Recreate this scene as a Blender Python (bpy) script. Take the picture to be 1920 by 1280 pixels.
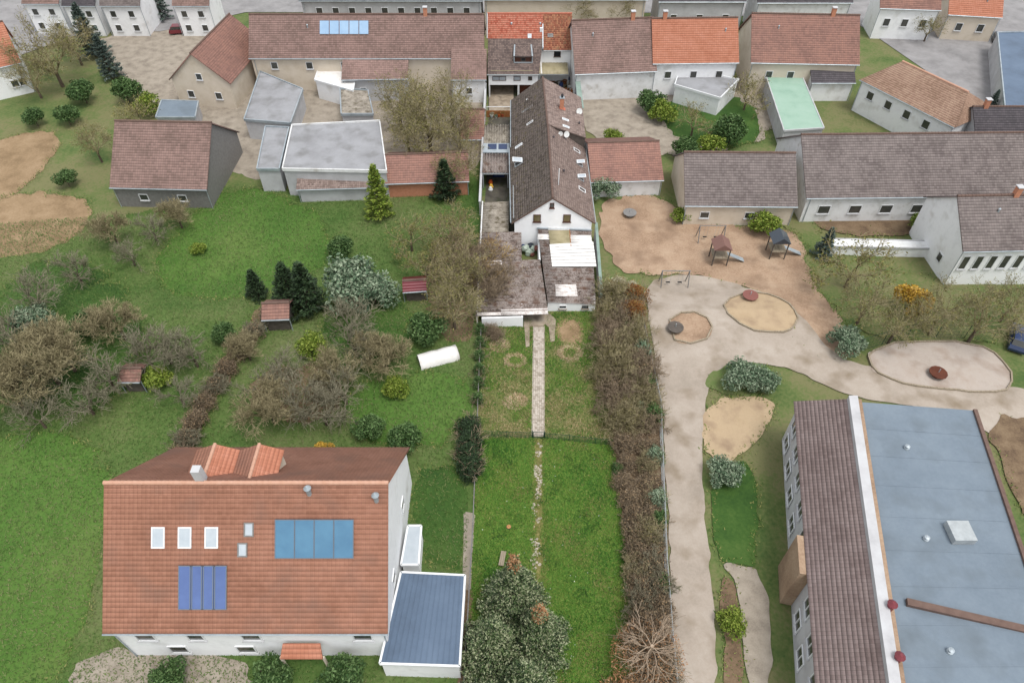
import bpy, bmesh, math, random
import numpy as np
from mathutils import Vector, Matrix

random.seed(7); RNG = np.random.default_rng(7)
R = math.radians
scene = bpy.context.scene
for o in list(bpy.data.objects): bpy.data.objects.remove(o)

# ------------------------------------------------------------------ camera, sky, sun, exposure
CAM_H, PITCH, FPX = 56.0, R(47.0), 1330.0
cam_d = bpy.data.cameras.new('camera'); cam = bpy.data.objects.new('camera', cam_d)
scene.collection.objects.link(cam); scene.camera = cam
cam.location = (0, 0, CAM_H); cam.rotation_euler = (R(90) - PITCH, 0, 0)
cam_d.sensor_width = 36.0; cam_d.lens = FPX / 1920.0 * 36.0
cam_d.clip_start = 0.5; cam_d.clip_end = 4000

world = bpy.data.worlds.new('World'); scene.world = world; world.use_nodes = True
wn = world.node_tree.nodes; wl = world.node_tree.links
for n in list(wn): wn.remove(n)
sky = wn.new('ShaderNodeTexSky'); sky.sky_type = 'NISHITA'; sky.sun_disc = False
SUN_EL, SUN_AZ = R(68), R(140)          # azimuth clockwise from +Y: light from the right, behind the camera
sky.sun_elevation = SUN_EL; sky.sun_rotation = SUN_AZ
sky.air_density = 1.0; sky.dust_density = 4.0; sky.ozone_density = 0.6
hs = wn.new('ShaderNodeHueSaturation'); hs.inputs['Saturation'].default_value = 0.28
bg = wn.new('ShaderNodeBackground'); bg.inputs['Strength'].default_value = 0.15
wo = wn.new('ShaderNodeOutputWorld')
cl = wn.new('ShaderNodeMix'); cl.data_type = 'RGBA'; cl.inputs[0].default_value = 0.6; cl.inputs[7].default_value = (4.6, 4.75, 4.95, 1)   # closed, even cloud cover
wl.new(sky.outputs[0], hs.inputs['Color']); wl.new(hs.outputs[0], cl.inputs[6]); wl.new(cl.outputs[2], bg.inputs[0]); wl.new(bg.outputs[0], wo.inputs[0])

sun_d = bpy.data.lights.new('sun', 'SUN'); sun_d.energy = 1.4; sun_d.angle = R(20); sun_d.color = (1.0, 0.965, 0.92)
sun = bpy.data.objects.new('sun', sun_d); scene.collection.objects.link(sun)
sd = Vector((math.sin(SUN_AZ) * math.cos(SUN_EL), math.cos(SUN_AZ) * math.cos(SUN_EL), math.sin(SUN_EL)))
sun.rotation_euler = sd.to_track_quat('Z', 'Y').to_euler(); sun.location = (30, -30, 90)

vs = scene.view_settings
vs.view_transform = 'Standard'; vs.look = 'None'; vs.gamma = 1.0; vs.use_curve_mapping = False
vs.exposure = 0.68

# ------------------------------------------------------------------ projection helpers (real places measured off the view)
CT, ST = math.cos(PITCH), math.sin(PITCH)
def gz(Y):
    return 0.0 if Y < 57 else (-1.5 if Y > 63 else -1.5 * (Y - 57) / 6.0)
def ray(px, py):
    a = (px - 960) / FPX; b = (py - 640) / FPX
    return Vector((a, CT - b * ST, -ST - b * CT))
def P(px, py, z):
    d = ray(px, py); t = (z - CAM_H) / d.z
    return Vector((d.x * t, d.y * t, z))
def G(px, py):
    z = 0.0
    for _ in range(12): z = gz(P(px, py, z).y)
    return P(px, py, z)
def on_plane(px, py, p, n):
    d = ray(px, py); o = Vector((0, 0, CAM_H)); t = (p - o).dot(n) / d.dot(n)
    return o + d * t

# ------------------------------------------------------------------ materials
def S(r, g, b, k=0.8):
    f = lambda c: (c / 12.92 if c <= .04045 else ((c + .055) / 1.055) ** 2.4) * k
    return (f(r / 255), f(g / 255), f(b / 255), 1.0)
MATS = {}
def M(name, cols, scale=2.0, rough=.85, bump=0.0, bscale=20.0, detail=6.0, fine=0.0, fscale=30.0, island=0.0, obj=0.0,
      brick=None, spec=.3, lo=.3, hi=.7, dirt=None, coord='pos', stretch=None, metal=0.0):
    """cols: colours spread over a noise; brick=(w,h,mortar colour,mix) adds per-tile variation on the UV (metres)"""
    m = bpy.data.materials.new(name); m.use_nodes = True; nt = m.node_tree; N = nt.nodes; L = nt.links
    b = N['Principled BSDF']; b.inputs['Roughness'].default_value = rough; b.inputs['Specular IOR Level'].default_value = spec
    b.inputs['Metallic'].default_value = metal
    if coord == 'uv':
        tc = N.new('ShaderNodeUVMap').outputs[0]
    elif coord == 'obj':
        tc = N.new('ShaderNodeTexCoord').outputs['Object']
    else:
        tc = N.new('ShaderNodeNewGeometry').outputs['Position']
    if stretch:
        mp = N.new('ShaderNodeMapping'); mp.inputs['Scale'].default_value = stretch; L.new(tc, mp.inputs[0]); tc = mp.outputs[0]
    nz = N.new('ShaderNodeTexNoise'); nz.inputs['Scale'].default_value = scale; nz.inputs['Detail'].default_value = detail
    nz.inputs['Roughness'].default_value = .62
    L.new(tc, nz.inputs['Vector']); fac = nz.outputs['Fac']
    def addrand(sock, w):
        nonlocal fac
        mu = N.new('ShaderNodeMath'); mu.operation = 'SUBTRACT'; L.new(sock, mu.inputs[0]); mu.inputs[1].default_value = .5
        ma = N.new('ShaderNodeMath'); ma.operation = 'MULTIPLY_ADD'; L.new(mu.outputs[0], ma.inputs[0]); ma.inputs[1].default_value = w
        L.new(fac, ma.inputs[2]); fac = ma.outputs[0]
    if fine:
        n2 = N.new('ShaderNodeTexNoise'); n2.inputs['Scale'].default_value = fscale; n2.inputs['Detail'].default_value = 3
        L.new(tc, n2.inputs['Vector']); addrand(n2.outputs['Fac'], fine)
    if island:
        addrand(N.new('ShaderNodeNewGeometry').outputs['Random Per Island'], island)
    if obj:
        addrand(N.new('ShaderNodeObjectInfo').outputs['Random'], obj)
    brk = None
    if brick:
        bw, bh, mort, mix = brick
        uv = N.new('ShaderNodeUVMap').outputs[0]
        brk = N.new('ShaderNodeTexBrick'); L.new(uv, brk.inputs['Vector'])
        brk.inputs['Color1'].default_value = (0, 0, 0, 1); brk.inputs['Color2'].default_value = (1, 1, 1, 1); brk.inputs['Mortar'].default_value = (.5, .5, .5, 1)
        brk.inputs['Scale'].default_value = 1; brk.inputs['Brick Width'].default_value = bw; brk.inputs['Row Height'].default_value = bh
        brk.inputs['Mortar Size'].default_value = .012; brk.offset = 0.0
        bwn = N.new('ShaderNodeRGBToBW'); L.new(brk.outputs['Color'], bwn.inputs[0]); addrand(bwn.outputs[0], mix)
    cr = N.new('ShaderNodeValToRGB'); L.new(fac, cr.inputs[0]); e = cr.color_ramp.elements
    n = len(cols)
    for i, c in enumerate(cols):
        p = lo + (hi - lo) * (i / max(1, n - 1))
        if i < 2: e[i].position = p; e[i].color = c
        else:
            x = e.new(p); x.color = c
    if n == 1: e[1].color = cols[0]
    col = cr.outputs[0]
    if dirt:                                   # (colour, scale, low, high): stains with a shape of their own
        n3 = N.new('ShaderNodeTexNoise'); n3.inputs['Scale'].default_value = dirt[1]; n3.inputs['Detail'].default_value = 8
        L.new(tc, n3.inputs['Vector']); r3 = N.new('ShaderNodeMapRange'); L.new(n3.outputs['Fac'], r3.inputs[0])
        r3.inputs[1].default_value = dirt[2]; r3.inputs[2].default_value = dirt[3]
        mx = N.new('ShaderNodeMix'); mx.data_type = 'RGBA'; L.new(r3.outputs[0], mx.inputs[0]); L.new(col, mx.inputs[6]); mx.inputs[7].default_value = dirt[0]
        col = mx.outputs[2]
    if brk:
        mx = N.new('ShaderNodeMix'); mx.data_type = 'RGBA'; L.new(brk.outputs['Fac'], mx.inputs[0]); L.new(col, mx.inputs[6]); mx.inputs[7].default_value = brick[2]
        col = mx.outputs[2]
    L.new(col, b.inputs['Base Color'])
    if bump:
        nb = N.new('ShaderNodeTexNoise'); nb.inputs['Scale'].default_value = bscale; nb.inputs['Detail'].default_value = 4; L.new(tc, nb.inputs['Vector'])
        bp = N.new('ShaderNodeBump'); bp.inputs['Strength'].default_value = bump; bp.inputs['Distance'].default_value = .05
        L.new(nb.outputs['Fac'], bp.inputs['Height']); L.new(bp.outputs[0], b.inputs['Normal'])
    MATS[name] = m
    return m

K = 0.8
M('ground_mix', [S(70, 95, 45), S(98, 112, 62), S(120, 118, 80), S(95, 105, 60)], .12, bump=.5, bscale=6, fine=.35, fscale=3)
M('lawn_vivid', [S(60, 98, 34), S(84, 122, 46), S(112, 132, 62), S(90, 124, 48)], .3, bump=.6, bscale=9, fine=.5, fscale=5)
M('lawn_patchy', [S(72, 110, 44), S(96, 118, 56), S(140, 132, 92), S(86, 114, 50)], .5, bump=.6, bscale=9, fine=.55, fscale=4)
M('lawn_left', [S(64, 98, 38), S(90, 112, 56), S(112, 120, 76)], .07, bump=.5, bscale=5, fine=.35, fscale=3, detail=8)
M('lawn_bright', [S(66, 104, 36), S(82, 116, 46), S(98, 122, 58)], .12, bump=.5, bscale=5, fine=.4, fscale=4, detail=9)
M('lawn_dark', [S(44, 76, 26), S(60, 92, 34), S(78, 104, 46)], .2, bump=.5, bscale=5, fine=.4, fscale=4, detail=9)
M('soil', [S(128, 106, 78), S(150, 126, 96), S(164, 140, 110)], .4, bump=.6, bscale=6, fine=.4, fscale=4, detail=9)
M('soil_dark', [S(92, 74, 58), S(118, 98, 76), S(136, 116, 92)], .6, bump=.6, bscale=8, fine=.4, fscale=6)
M('mulch', [S(146, 120, 98), S(168, 142, 118), S(182, 158, 134)], .35, bump=.7, bscale=8, fine=.5, fscale=5, detail=9, dirt=(S(136, 112, 92), .3, .5, .72))
M('play_path', [S(156, 145, 132), S(172, 160, 147), S(182, 171, 159)], .25, bump=.3, bscale=12, fine=.3, fscale=6, detail=9, dirt=(S(140, 126, 108), .35, .5, .72))
M('sand', [S(172, 150, 120), S(184, 162, 132), S(174, 152, 124)], .35, bump=.4, bscale=8, fine=.3, fscale=6, detail=9, dirt=(S(156, 134, 110), .5, .5, .7))
M('sand_pale', [S(168, 156, 146), S(182, 171, 161), S(174, 160, 148)], .35, bump=.3, bscale=10, fine=.25, fscale=6, detail=9, dirt=(S(154, 136, 122), .4, .5, .72))
M('asphalt', [S(128, 126, 126), S(146, 144, 144), S(158, 156, 156)], .4, bump=.2, bscale=15, fine=.2, fscale=8)
M('paving', [S(132, 122, 110), S(156, 146, 132), S(170, 160, 146)], .8, bump=.25, bscale=8, fine=.3, fscale=9)
M('concrete', [S(138, 124, 108), S(164, 150, 132), S(176, 164, 148)], .8, bump=.25, bscale=12, fine=.3, fscale=9, dirt=(S(110, 96, 80), .9, .5, .75))
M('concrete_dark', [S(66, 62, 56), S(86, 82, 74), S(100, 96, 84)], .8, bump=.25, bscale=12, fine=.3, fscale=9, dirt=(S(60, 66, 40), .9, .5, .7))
M('render_white', [S(226, 227, 228, .9), S(240, 241, 242, .9), S(234, 234, 236, .9)], .8, bump=.08, bscale=25, rough=.9, dirt=(S(204, 202, 198, .9), .5, .58, .8))
M('render_fresh', [S(238, 239, 240, .97), S(246, 247, 248, .97)], .8, bump=.06, bscale=25, rough=.9)
M('render_aged', [S(212, 212, 210), S(232, 233, 233), S(240, 241, 242)], .9, bump=.12, bscale=20, rough=.9, dirt=(S(176, 170, 160), .8, .58, .8))
M('render_cream', [S(206, 192, 172), S(218, 206, 188), S(224, 212, 196)], .6, bump=.1, bscale=18, rough=.9)
M('render_grey', [S(178, 178, 180), S(194, 194, 196), S(204, 206, 208)], .6, bump=.1, bscale=18, rough=.9)
M('tile_red', [S(172, 92, 72), S(192, 112, 90), S(204, 136, 114), S(186, 116, 94)], 1.0, bump=.15, fine=.2, fscale=14, brick=(.25, .33, S(140, 78, 62), .35), dirt=(S(164, 116, 96), 1.6, .56, .8))
M('tile_red_old', [S(140, 84, 66), S(168, 104, 80), S(188, 136, 102), S(150, 98, 78)], 1.2, bump=.15, fine=.25, fscale=14, brick=(.25, .33, S(112, 70, 56), .5), dirt=(S(150, 118, 88), 1.8, .54, .72))
M('tile_brown', [S(96, 82, 78), S(116, 100, 94), S(134, 116, 108)], .9, bump=.15, fine=.2, fscale=14, brick=(.25, .33, S(66, 58, 56), .4), rough=.75)
M('tile_mossy', [S(92, 82, 74), S(118, 106, 98), S(136, 124, 116), S(108, 98, 90)], .7, bump=.3, fine=.45, fscale=6, brick=(.25, .33, S(70, 62, 56), .5), rough=.8, dirt=(S(124, 112, 66), 2.3, .6, .72))
M('tile_mauve', [S(118, 102, 96), S(138, 120, 112), S(156, 138, 130), S(130, 112, 104)], .7, bump=.2, fine=.3, fscale=6, brick=(.25, .33, S(92, 80, 74), .4), rough=.75, dirt=(S(170, 150, 142), 1.4, .6, .75))
M('tile_ridge', [S(100, 80, 72), S(120, 98, 88)], 2, bump=.2, rough=.8)
M('tile_ridge_red', [S(180, 100, 80), S(200, 124, 102)], 2, bump=.2, rough=.8)
M('tile_salmon', [S(152, 106, 86), S(170, 121, 100), S(182, 132, 111)], .3, bump=.15, fine=.25, fscale=4, brick=(.3, .36, S(144, 100, 82), .12), rough=.8, detail=9, dirt=(S(150, 112, 96), .4, .5, .72))
M('tile_salmon_ridge', [S(196, 150, 126), S(206, 164, 142)], 2, rough=.8)
M('tile_umber', [S(130, 108, 100), S(148, 122, 114), S(160, 132, 124)], .4, bump=.15, fine=.2, fscale=5, brick=(.3, .36, S(116, 94, 88), .3), rough=.8)
M('tile_slate', [S(112, 102, 100), S(130, 120, 117), S(142, 131, 128)], .4, bump=.15, fine=.2, fscale=5, brick=(.3, .36, S(104, 94, 92), .3), rough=.8)
M('tile_school', [S(134, 116, 112), S(152, 134, 130), S(164, 146, 142)], .4, bump=.15, fine=.2, fscale=5, brick=(.3, .36, S(116, 100, 96), .18), rough=.8, detail=8)
M('tile_tan', [S(158, 128, 108), S(178, 146, 126), S(190, 160, 138)], .4, bump=.15, fine=.2, fscale=5, brick=(.3, .36, S(146, 118, 100), .3), rough=.8)
M('tile_orange', [S(182, 118, 92), S(194, 130, 104), S(202, 140, 116)], .4, bump=.15, fine=.2, fscale=5, brick=(.3, .36, S(166, 104, 82), .2), rough=.8, detail=8)
M('tile_rust', [S(142, 108, 98), S(158, 120, 108), S(168, 126, 112)], .4, bump=.15, fine=.25, fscale=5, brick=(.3, .36, S(130, 98, 90), .3), rough=.8, detail=8)
M('tile_dark', [S(78, 74, 78), S(98, 92, 96)], .5, bump=.15, brick=(.3, .36, S(70, 66, 70), .3), rough=.75)
M('eternit', [S(84, 72, 66), S(122, 110, 104), S(158, 148, 142), S(116, 102, 96)], 1.1, bump=.4, bscale=14, fine=.75, fscale=7, rough=.9, dirt=(S(104, 80, 68), 1.3, .52, .7))
M('eternit_pale', [S(120, 112, 102), S(150, 142, 130), S(176, 168, 156)], 1.1, bump=.3, bscale=14, fine=.5, fscale=9, rough=.9, dirt=(S(96, 88, 70), 1.3, .52, .7))
M('sheet_white', [S(224, 221, 216, .8), S(238, 236, 233, .8), S(228, 224, 219, .8)], .8, rough=.6, fine=.3, fscale=6, dirt=(S(196, 186, 176), 1.2, .58, .8))
M('sheet_grime', [S(178, 164, 156), S(232, 226, 222), S(240, 236, 232)], 2.2, rough=.7, fine=.5, fscale=9)
M('sheet_tan', [S(146, 136, 104), S(166, 156, 124), S(176, 164, 134)], .9, rough=.5, fine=.2, fscale=6)
M('sheet_blue', [S(84, 100, 120), S(94, 112, 134), S(102, 120, 142)], .3, rough=.5, fine=.15, fscale=4)
M('felt_bluegrey', [S(112, 125, 137), S(120, 133, 145), S(127, 140, 151)], .25, rough=.8, fine=.2, fscale=4, bump=.15, detail=9, dirt=(S(108, 119, 128), .35, .5, .7))
M('felt_grey', [S(140, 140, 143), S(154, 155, 158), S(164, 165, 169)], .3, rough=.85, fine=.15, fscale=4, bump=.1, detail=9, dirt=(S(126, 126, 126), .4, .5, .72))
M('copper_green', [S(126, 146, 136), S(142, 162, 152), S(152, 170, 162)], .8, rough=.6, fine=.2, fscale=6)
M('sheet_mint', [S(140, 172, 154), S(154, 184, 166), S(160, 188, 172)], .4, rough=.6, fine=.1, fscale=5)
M('zinc', [S(150, 160, 166), S(176, 186, 192), S(190, 198, 204)], 1.0, rough=.4, metal=.3)
M('galvanised', [S(166, 172, 174), S(190, 196, 198)], 2.0, rough=.45, metal=.2)
M('pvc_white', [S(232, 234, 236), S(244, 246, 247)], 2, rough=.4)
M('frame_brown', [S(76, 48, 38), S(96, 62, 50)], 3, rough=.5)
M('frame_grey', [S(120, 118, 116), S(140, 138, 136)], 3, rough=.5)
M('glass', [S(58, 60, 60), S(84, 84, 78)], .8, rough=.08, spec=.6)
M('glass_sky', [S(176, 186, 194), S(196, 204, 210)], .9, rough=.12, spec=.6)
M('glass_olive', [S(108, 98, 70), S(130, 118, 86)], 2, rough=.12, spec=.5)
M('solar_cyan', [S(72, 118, 150), S(86, 134, 164)], .6, rough=.12, spec=.7)
M('solar_blue', [S(76, 98, 150), S(90, 114, 168)], .6, rough=.12, spec=.7)
M('solar_pale', [S(140, 172, 204), S(156, 186, 214)], .6, rough=.12, spec=.7)
M('solar_frame', [S(112, 122, 134)], 1, rough=.4)
M('brick_orange', [S(190, 130, 100), S(208, 146, 118)], 3, bump=.3, bscale=14, rough=.9)
M('black_metal', [S(34, 38, 42)], 1, rough=.4)
M('green_metal', [S(30, 62, 48), S(40, 78, 60)], 2, rough=.5)
M('wood_orange', [S(150, 92, 48), S(176, 116, 66)], 2, rough=.8, fine=.3, fscale=14)
M('wood_grey', [S(122, 110, 92), S(154, 142, 122), S(170, 158, 140)], 1.5, rough=.9, fine=.5, fscale=20, stretch=(6, .6, 6))
M('wood_brown', [S(82, 42, 28), S(106, 58, 38)], 2, rough=.7)
M('wood_dark', [S(82, 76, 70), S(104, 96, 90)], 2, rough=.8)
M('stone_paver', [S(160, 150, 136), S(184, 173, 160), S(198, 188, 176)], 1.5, rough=.9, obj=.4, island=.4, fine=.3, fscale=18)
M('path_bed', [S(136, 124, 106), S(156, 144, 126)], 2, rough=.95, bump=.4)
M('path_worn', [S(112, 118, 56), S(136, 132, 78), S(150, 138, 92)], 1.2, rough=.95, bump=.4, fine=.4, fscale=6)
M('stump', [S(176, 122, 74), S(202, 152, 104)], 6, rough=.9)
M('bark', [S(82, 70, 58), S(108, 96, 82)], 6, rough=.95, bump=.3)
M('bark_pale', [S(158, 138, 118), S(190, 170, 148)], 5, rough=.9)
M('twig_grey', [S(112, 110, 88), S(138, 132, 110), S(152, 146, 124)], .8, rough=.95, island=.6)
M('twig_brown', [S(118, 104, 86), S(148, 130, 108), S(172, 154, 130)], .8, rough=.95, island=.6)
M('twig_olive', [S(120, 112, 82), S(150, 140, 106), S(178, 166, 130)], .8, rough=.95, island=.6)
M('twig_yellow', [S(164, 134, 76), S(192, 164, 100), S(204, 178, 120)], .8, rough=.95, island=.6)
M('leaf_beech', [S(92, 80, 64), S(124, 108, 86), S(150, 132, 106), S(168, 140, 106), S(112, 98, 80)], .6, rough=.8, island=.8, obj=.35)
M('leaf_russet', [S(116, 70, 34), S(146, 94, 46), S(150, 118, 64)], .6, rough=.8, island=.8)
M('leaf_rust', [S(142, 100, 66), S(168, 122, 84), S(184, 144, 106)], .6, rough=.8, island=.8)
M('leaf_olive', [S(96, 98, 44), S(122, 120, 62), S(142, 134, 82)], .6, rough=.8, island=.8)
M('leaf_green', [S(48, 76, 34), S(74, 104, 52), S(100, 126, 76)], .6, rough=.7, island=.8)
M('leaf_lime', [S(88, 112, 30), S(116, 138, 44), S(140, 154, 66)], .6, rough=.7, island=.8)
M('leaf_sage', [S(84, 108, 82), S(116, 138, 108), S(146, 160, 134)], .6, rough=.7, island=.8)
M('leaf_pale', [S(160, 158, 128), S(186, 182, 154), S(206, 202, 178)], .6, rough=.7, island=.8)
M('leaf_dark', [S(28, 44, 24), S(42, 62, 34), S(58, 80, 48)], .6, rough=.7, island=.8)
M('leaf_bluegreen', [S(64, 80, 74), S(84, 100, 92), S(104, 118, 108)], .6, rough=.7, island=.8)
M('leaf_yellow', [S(176, 140, 40), S(204, 164, 60), S(196, 158, 76)], .6, rough=.7, island=.8)
M('leaf_yew', [S(30, 48, 24), S(66, 90, 48), S(104, 124, 78), S(164, 170, 134)], .8, rough=.6, island=1.1, lo=.15, hi=.85)
M('leaf_straw', [S(146, 124, 92), S(178, 154, 122), S(192, 172, 142)], .6, rough=.9, island=.8)
M('blade_vivid', [S(46, 90, 26), S(72, 120, 38), S(94, 136, 48), S(126, 146, 66), S(82, 126, 42)], .22, rough=.8, island=.45, detail=8, lo=.22, hi=.75)
M('blade_olive', [S(74, 104, 40), S(108, 124, 60), S(140, 140, 84)], .5, rough=.8, island=.7)
M('blade_straw', [S(132, 120, 76), S(164, 146, 104), S(186, 168, 130)], .5, rough=.9, island=.8)
M('blade_yellow', [S(104, 122, 54), S(128, 132, 72), S(150, 140, 92)], .5, rough=.9, island=.6)
M('petal', [S(236, 236, 230)], 1)
M('blade_left', [S(60, 94, 34), S(84, 112, 50), S(104, 120, 66), S(122, 124, 84)], .07, rough=.8, island=.4, detail=9, lo=.28, hi=.72)
M('clay_pot', [S(176, 84, 54), S(196, 102, 70)], 4, rough=.8)
M('plastic_red', [S(132, 84, 76)], 1, rough=.6)
M('plastic_blue', [S(44, 62, 104)], 1, rough=.4)
M('plastic_white', [S(226, 228, 226)], 1, rough=.5)
M('plastic_sage', [S(158, 172, 158), S(184, 196, 184)], 3, rough=.5)
M('plastic_yellow', [S(222, 176, 62)], 1, rough=.5)
M('plastic_orange', [S(214, 96, 40)], 1, rough=.5)
M('plastic_navy', [S(38, 46, 58)], 1, rough=.4)
M('car_red', [S(124, 50, 58)], 1, rough=.3, spec=.5)
M('car_dark', [S(58, 66, 76)], 1, rough=.2, spec=.6)
M('car_blue', [S(44, 60, 96)], 1, rough=.2, spec=.6)
M('rubber', [S(30, 30, 30)], 1, rough=.9)

# ------------------------------------------------------------------ object helpers
COL = scene.collection
def link(o): COL.objects.link(o); return o
def tag(o, label=None, cat=None, group=None, kind=None):
    if label: o['label'] = label
    if cat: o['category'] = cat
    if group: o['group'] = group
    if kind: o['kind'] = kind
    return o
def thing(name, label, cat, loc=(0, 0, 0), group=None, rz=0):
    o = bpy.data.objects.new(name, None); o.location = loc; o.rotation_euler = (0, 0, rz); o.empty_display_size = .2
    return tag(link(o), label, cat, group)
def base_of(parent):
    v = Vector((0, 0, 0))
    while parent is not None: v += Vector(parent.location); parent = parent.parent
    return v
def add(name, mesh, mat, parent=None):
    o = link(bpy.data.objects.new(name, mesh))
    if mat is not None and not mesh.materials: mesh.materials.append(MATS[mat] if isinstance(mat, str) else mat)
    o.parent = parent
    return o
def np_mesh(name, V, F, mat, parent=None, uv=None, smooth=False):
    V = np.asarray(V, dtype=np.float64).reshape(-1, 3); F = np.asarray(F, dtype=np.int32)
    if parent is not None: V = V - np.array(base_of(parent))
    me = bpy.data.meshes.new(name); k = F.shape[1]; nf = len(F)
    me.vertices.add(len(V)); me.vertices.foreach_set('co', V.astype(np.float32).ravel())
    me.loops.add(nf * k); me.loops.foreach_set('vertex_index', F.ravel())
    me.polygons.add(nf); me.polygons.foreach_set('loop_start', np.arange(0, nf * k, k, dtype=np.int32))
    try: me.polygons.foreach_set('loop_total', np.full(nf, k, dtype=np.int32))
    except Exception: pass
    if uv is not None:
        l = me.uv_layers.new(name='UVMap'); l.data.foreach_set('uv', np.asarray(uv, dtype=np.float32)[F.ravel()].ravel())
    me.update(calc_edges=True)
    if smooth: me.polygons.foreach_set('use_smooth', np.ones(nf, dtype=bool))
    return add(name, me, mat, parent)
class MB:
    def __init__(s): s.v = []; s.f = []
    def poly(s, pts):
        n = len(s.v); s.v += [Vector(p) for p in pts]; s.f.append(tuple(range(n, n + len(pts)))); return s
    def obox(s, c, ux, uy, uz, sx, sy, sz):          # centred box along three unit axes
        c = Vector(c); n = len(s.v)
        for k in (-1, 1):
            for a, b in ((-1, -1), (1, -1), (1, 1), (-1, 1)):
                s.v.append(c + Vector(ux) * a * sx / 2 + Vector(uy) * b * sy / 2 + Vector(uz) * k * sz / 2)
        s.f += [tuple(n + i for i in q) for q in ((0, 3, 2, 1), (4, 5, 6, 7), (0, 1, 5, 4), (1, 2, 6, 5), (2, 3, 7, 6), (3, 0, 4, 7))]
        return s
    def box(s, x0, x1, y0, y1, z0, z1):
        return s.obox(((x0 + x1) / 2, (y0 + y1) / 2, (z0 + z1) / 2), (1, 0, 0), (0, 1, 0), (0, 0, 1), x1 - x0, y1 - y0, z1 - z0)
    def prism(s, base, dz):                          # polygon (list of 3-D points) extruded by a vector
        n = len(s.v); k = len(base); d = Vector(dz)
        s.v += [Vector(p) for p in base] + [Vector(p) + d for p in base]
        s.f.append(tuple(range(n + k - 1, n - 1, -1))); s.f.append(tuple(range(n + k, n + 2 * k)))
        for i in range(k): j = (i + 1) % k; s.f.append((n + i, n + j, n + k + j, n + k + i))
        return s
    def tube(s, p0, p1, r0, r1=None, k=6, cap=True):
        p0 = Vector(p0); p1 = Vector(p1); r1 = r0 if r1 is None else r1
        d = (p1 - p0).normalized(); a = d.orthogonal().normalized(); b = d.cross(a); n = len(s.v)
        for p, r in ((p0, r0), (p1, r1)):
            for i in range(k):
                t = 2 * math.pi * i / k; s.v.append(p + (a * math.cos(t) + b * math.sin(t)) * r)
        for i in range(k): j = (i + 1) % k; s.f.append((n + i, n + j, n + k + j, n + k + i))
        if cap: s.f.append(tuple(range(n + k - 1, n - 1, -1))); s.f.append(tuple(range(n + k, n + 2 * k)))
        return s
    def lathe(s, c, prof, k=10):
        c = Vector(c); n = len(s.v)
        for r, z in prof:
            for i in range(k): t = 2 * math.pi * i / k; s.v.append(c + Vector((r * math.cos(t), r * math.sin(t), z)))
        for q in range(len(prof) - 1):
            for i in range(k): j = (i + 1) % k; s.f.append((n + q * k + i, n + q * k + j, n + (q + 1) * k + j, n + (q + 1) * k + i))
        s.f.append(tuple(range(n + (len(prof) - 1) * k, n + len(prof) * k)))
        return s
    def blob(s, c, rx, ry, rz, seed=0, rough=.25):
        bm = bmesh.new(); bmesh.ops.create_icosphere(bm, subdivisions=2, radius=1); rn = random.Random(seed); n = len(s.v); c = Vector(c)
        for v in bm.verts:
            q = 1 + rn.uniform(-rough, rough); s.v.append(c + Vector((v.co.x * rx * q, v.co.y * ry * q, v.co.z * rz * q)))
        s.f += [tuple(n + v.index for v in f.verts) for f in bm.faces]; bm.free(); return s
    def build(s, name, mat, parent=None, smooth=False):
        off = base_of(parent) if parent is not None else Vector((0, 0, 0))
        me = bpy.data.meshes.new(name); me.from_pydata([tuple(v - off) for v in s.v], [], s.f); me.update()
        if smooth: me.polygons.foreach_set('use_smooth', [True] * len(me.polygons))
        return add(name, me, mat, parent)
def copy_tree(o, parent=None):
    c = o.copy(); COL.objects.link(c); c.parent = parent
    for ch in list(o.children): copy_tree(ch, c)
    return c

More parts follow.
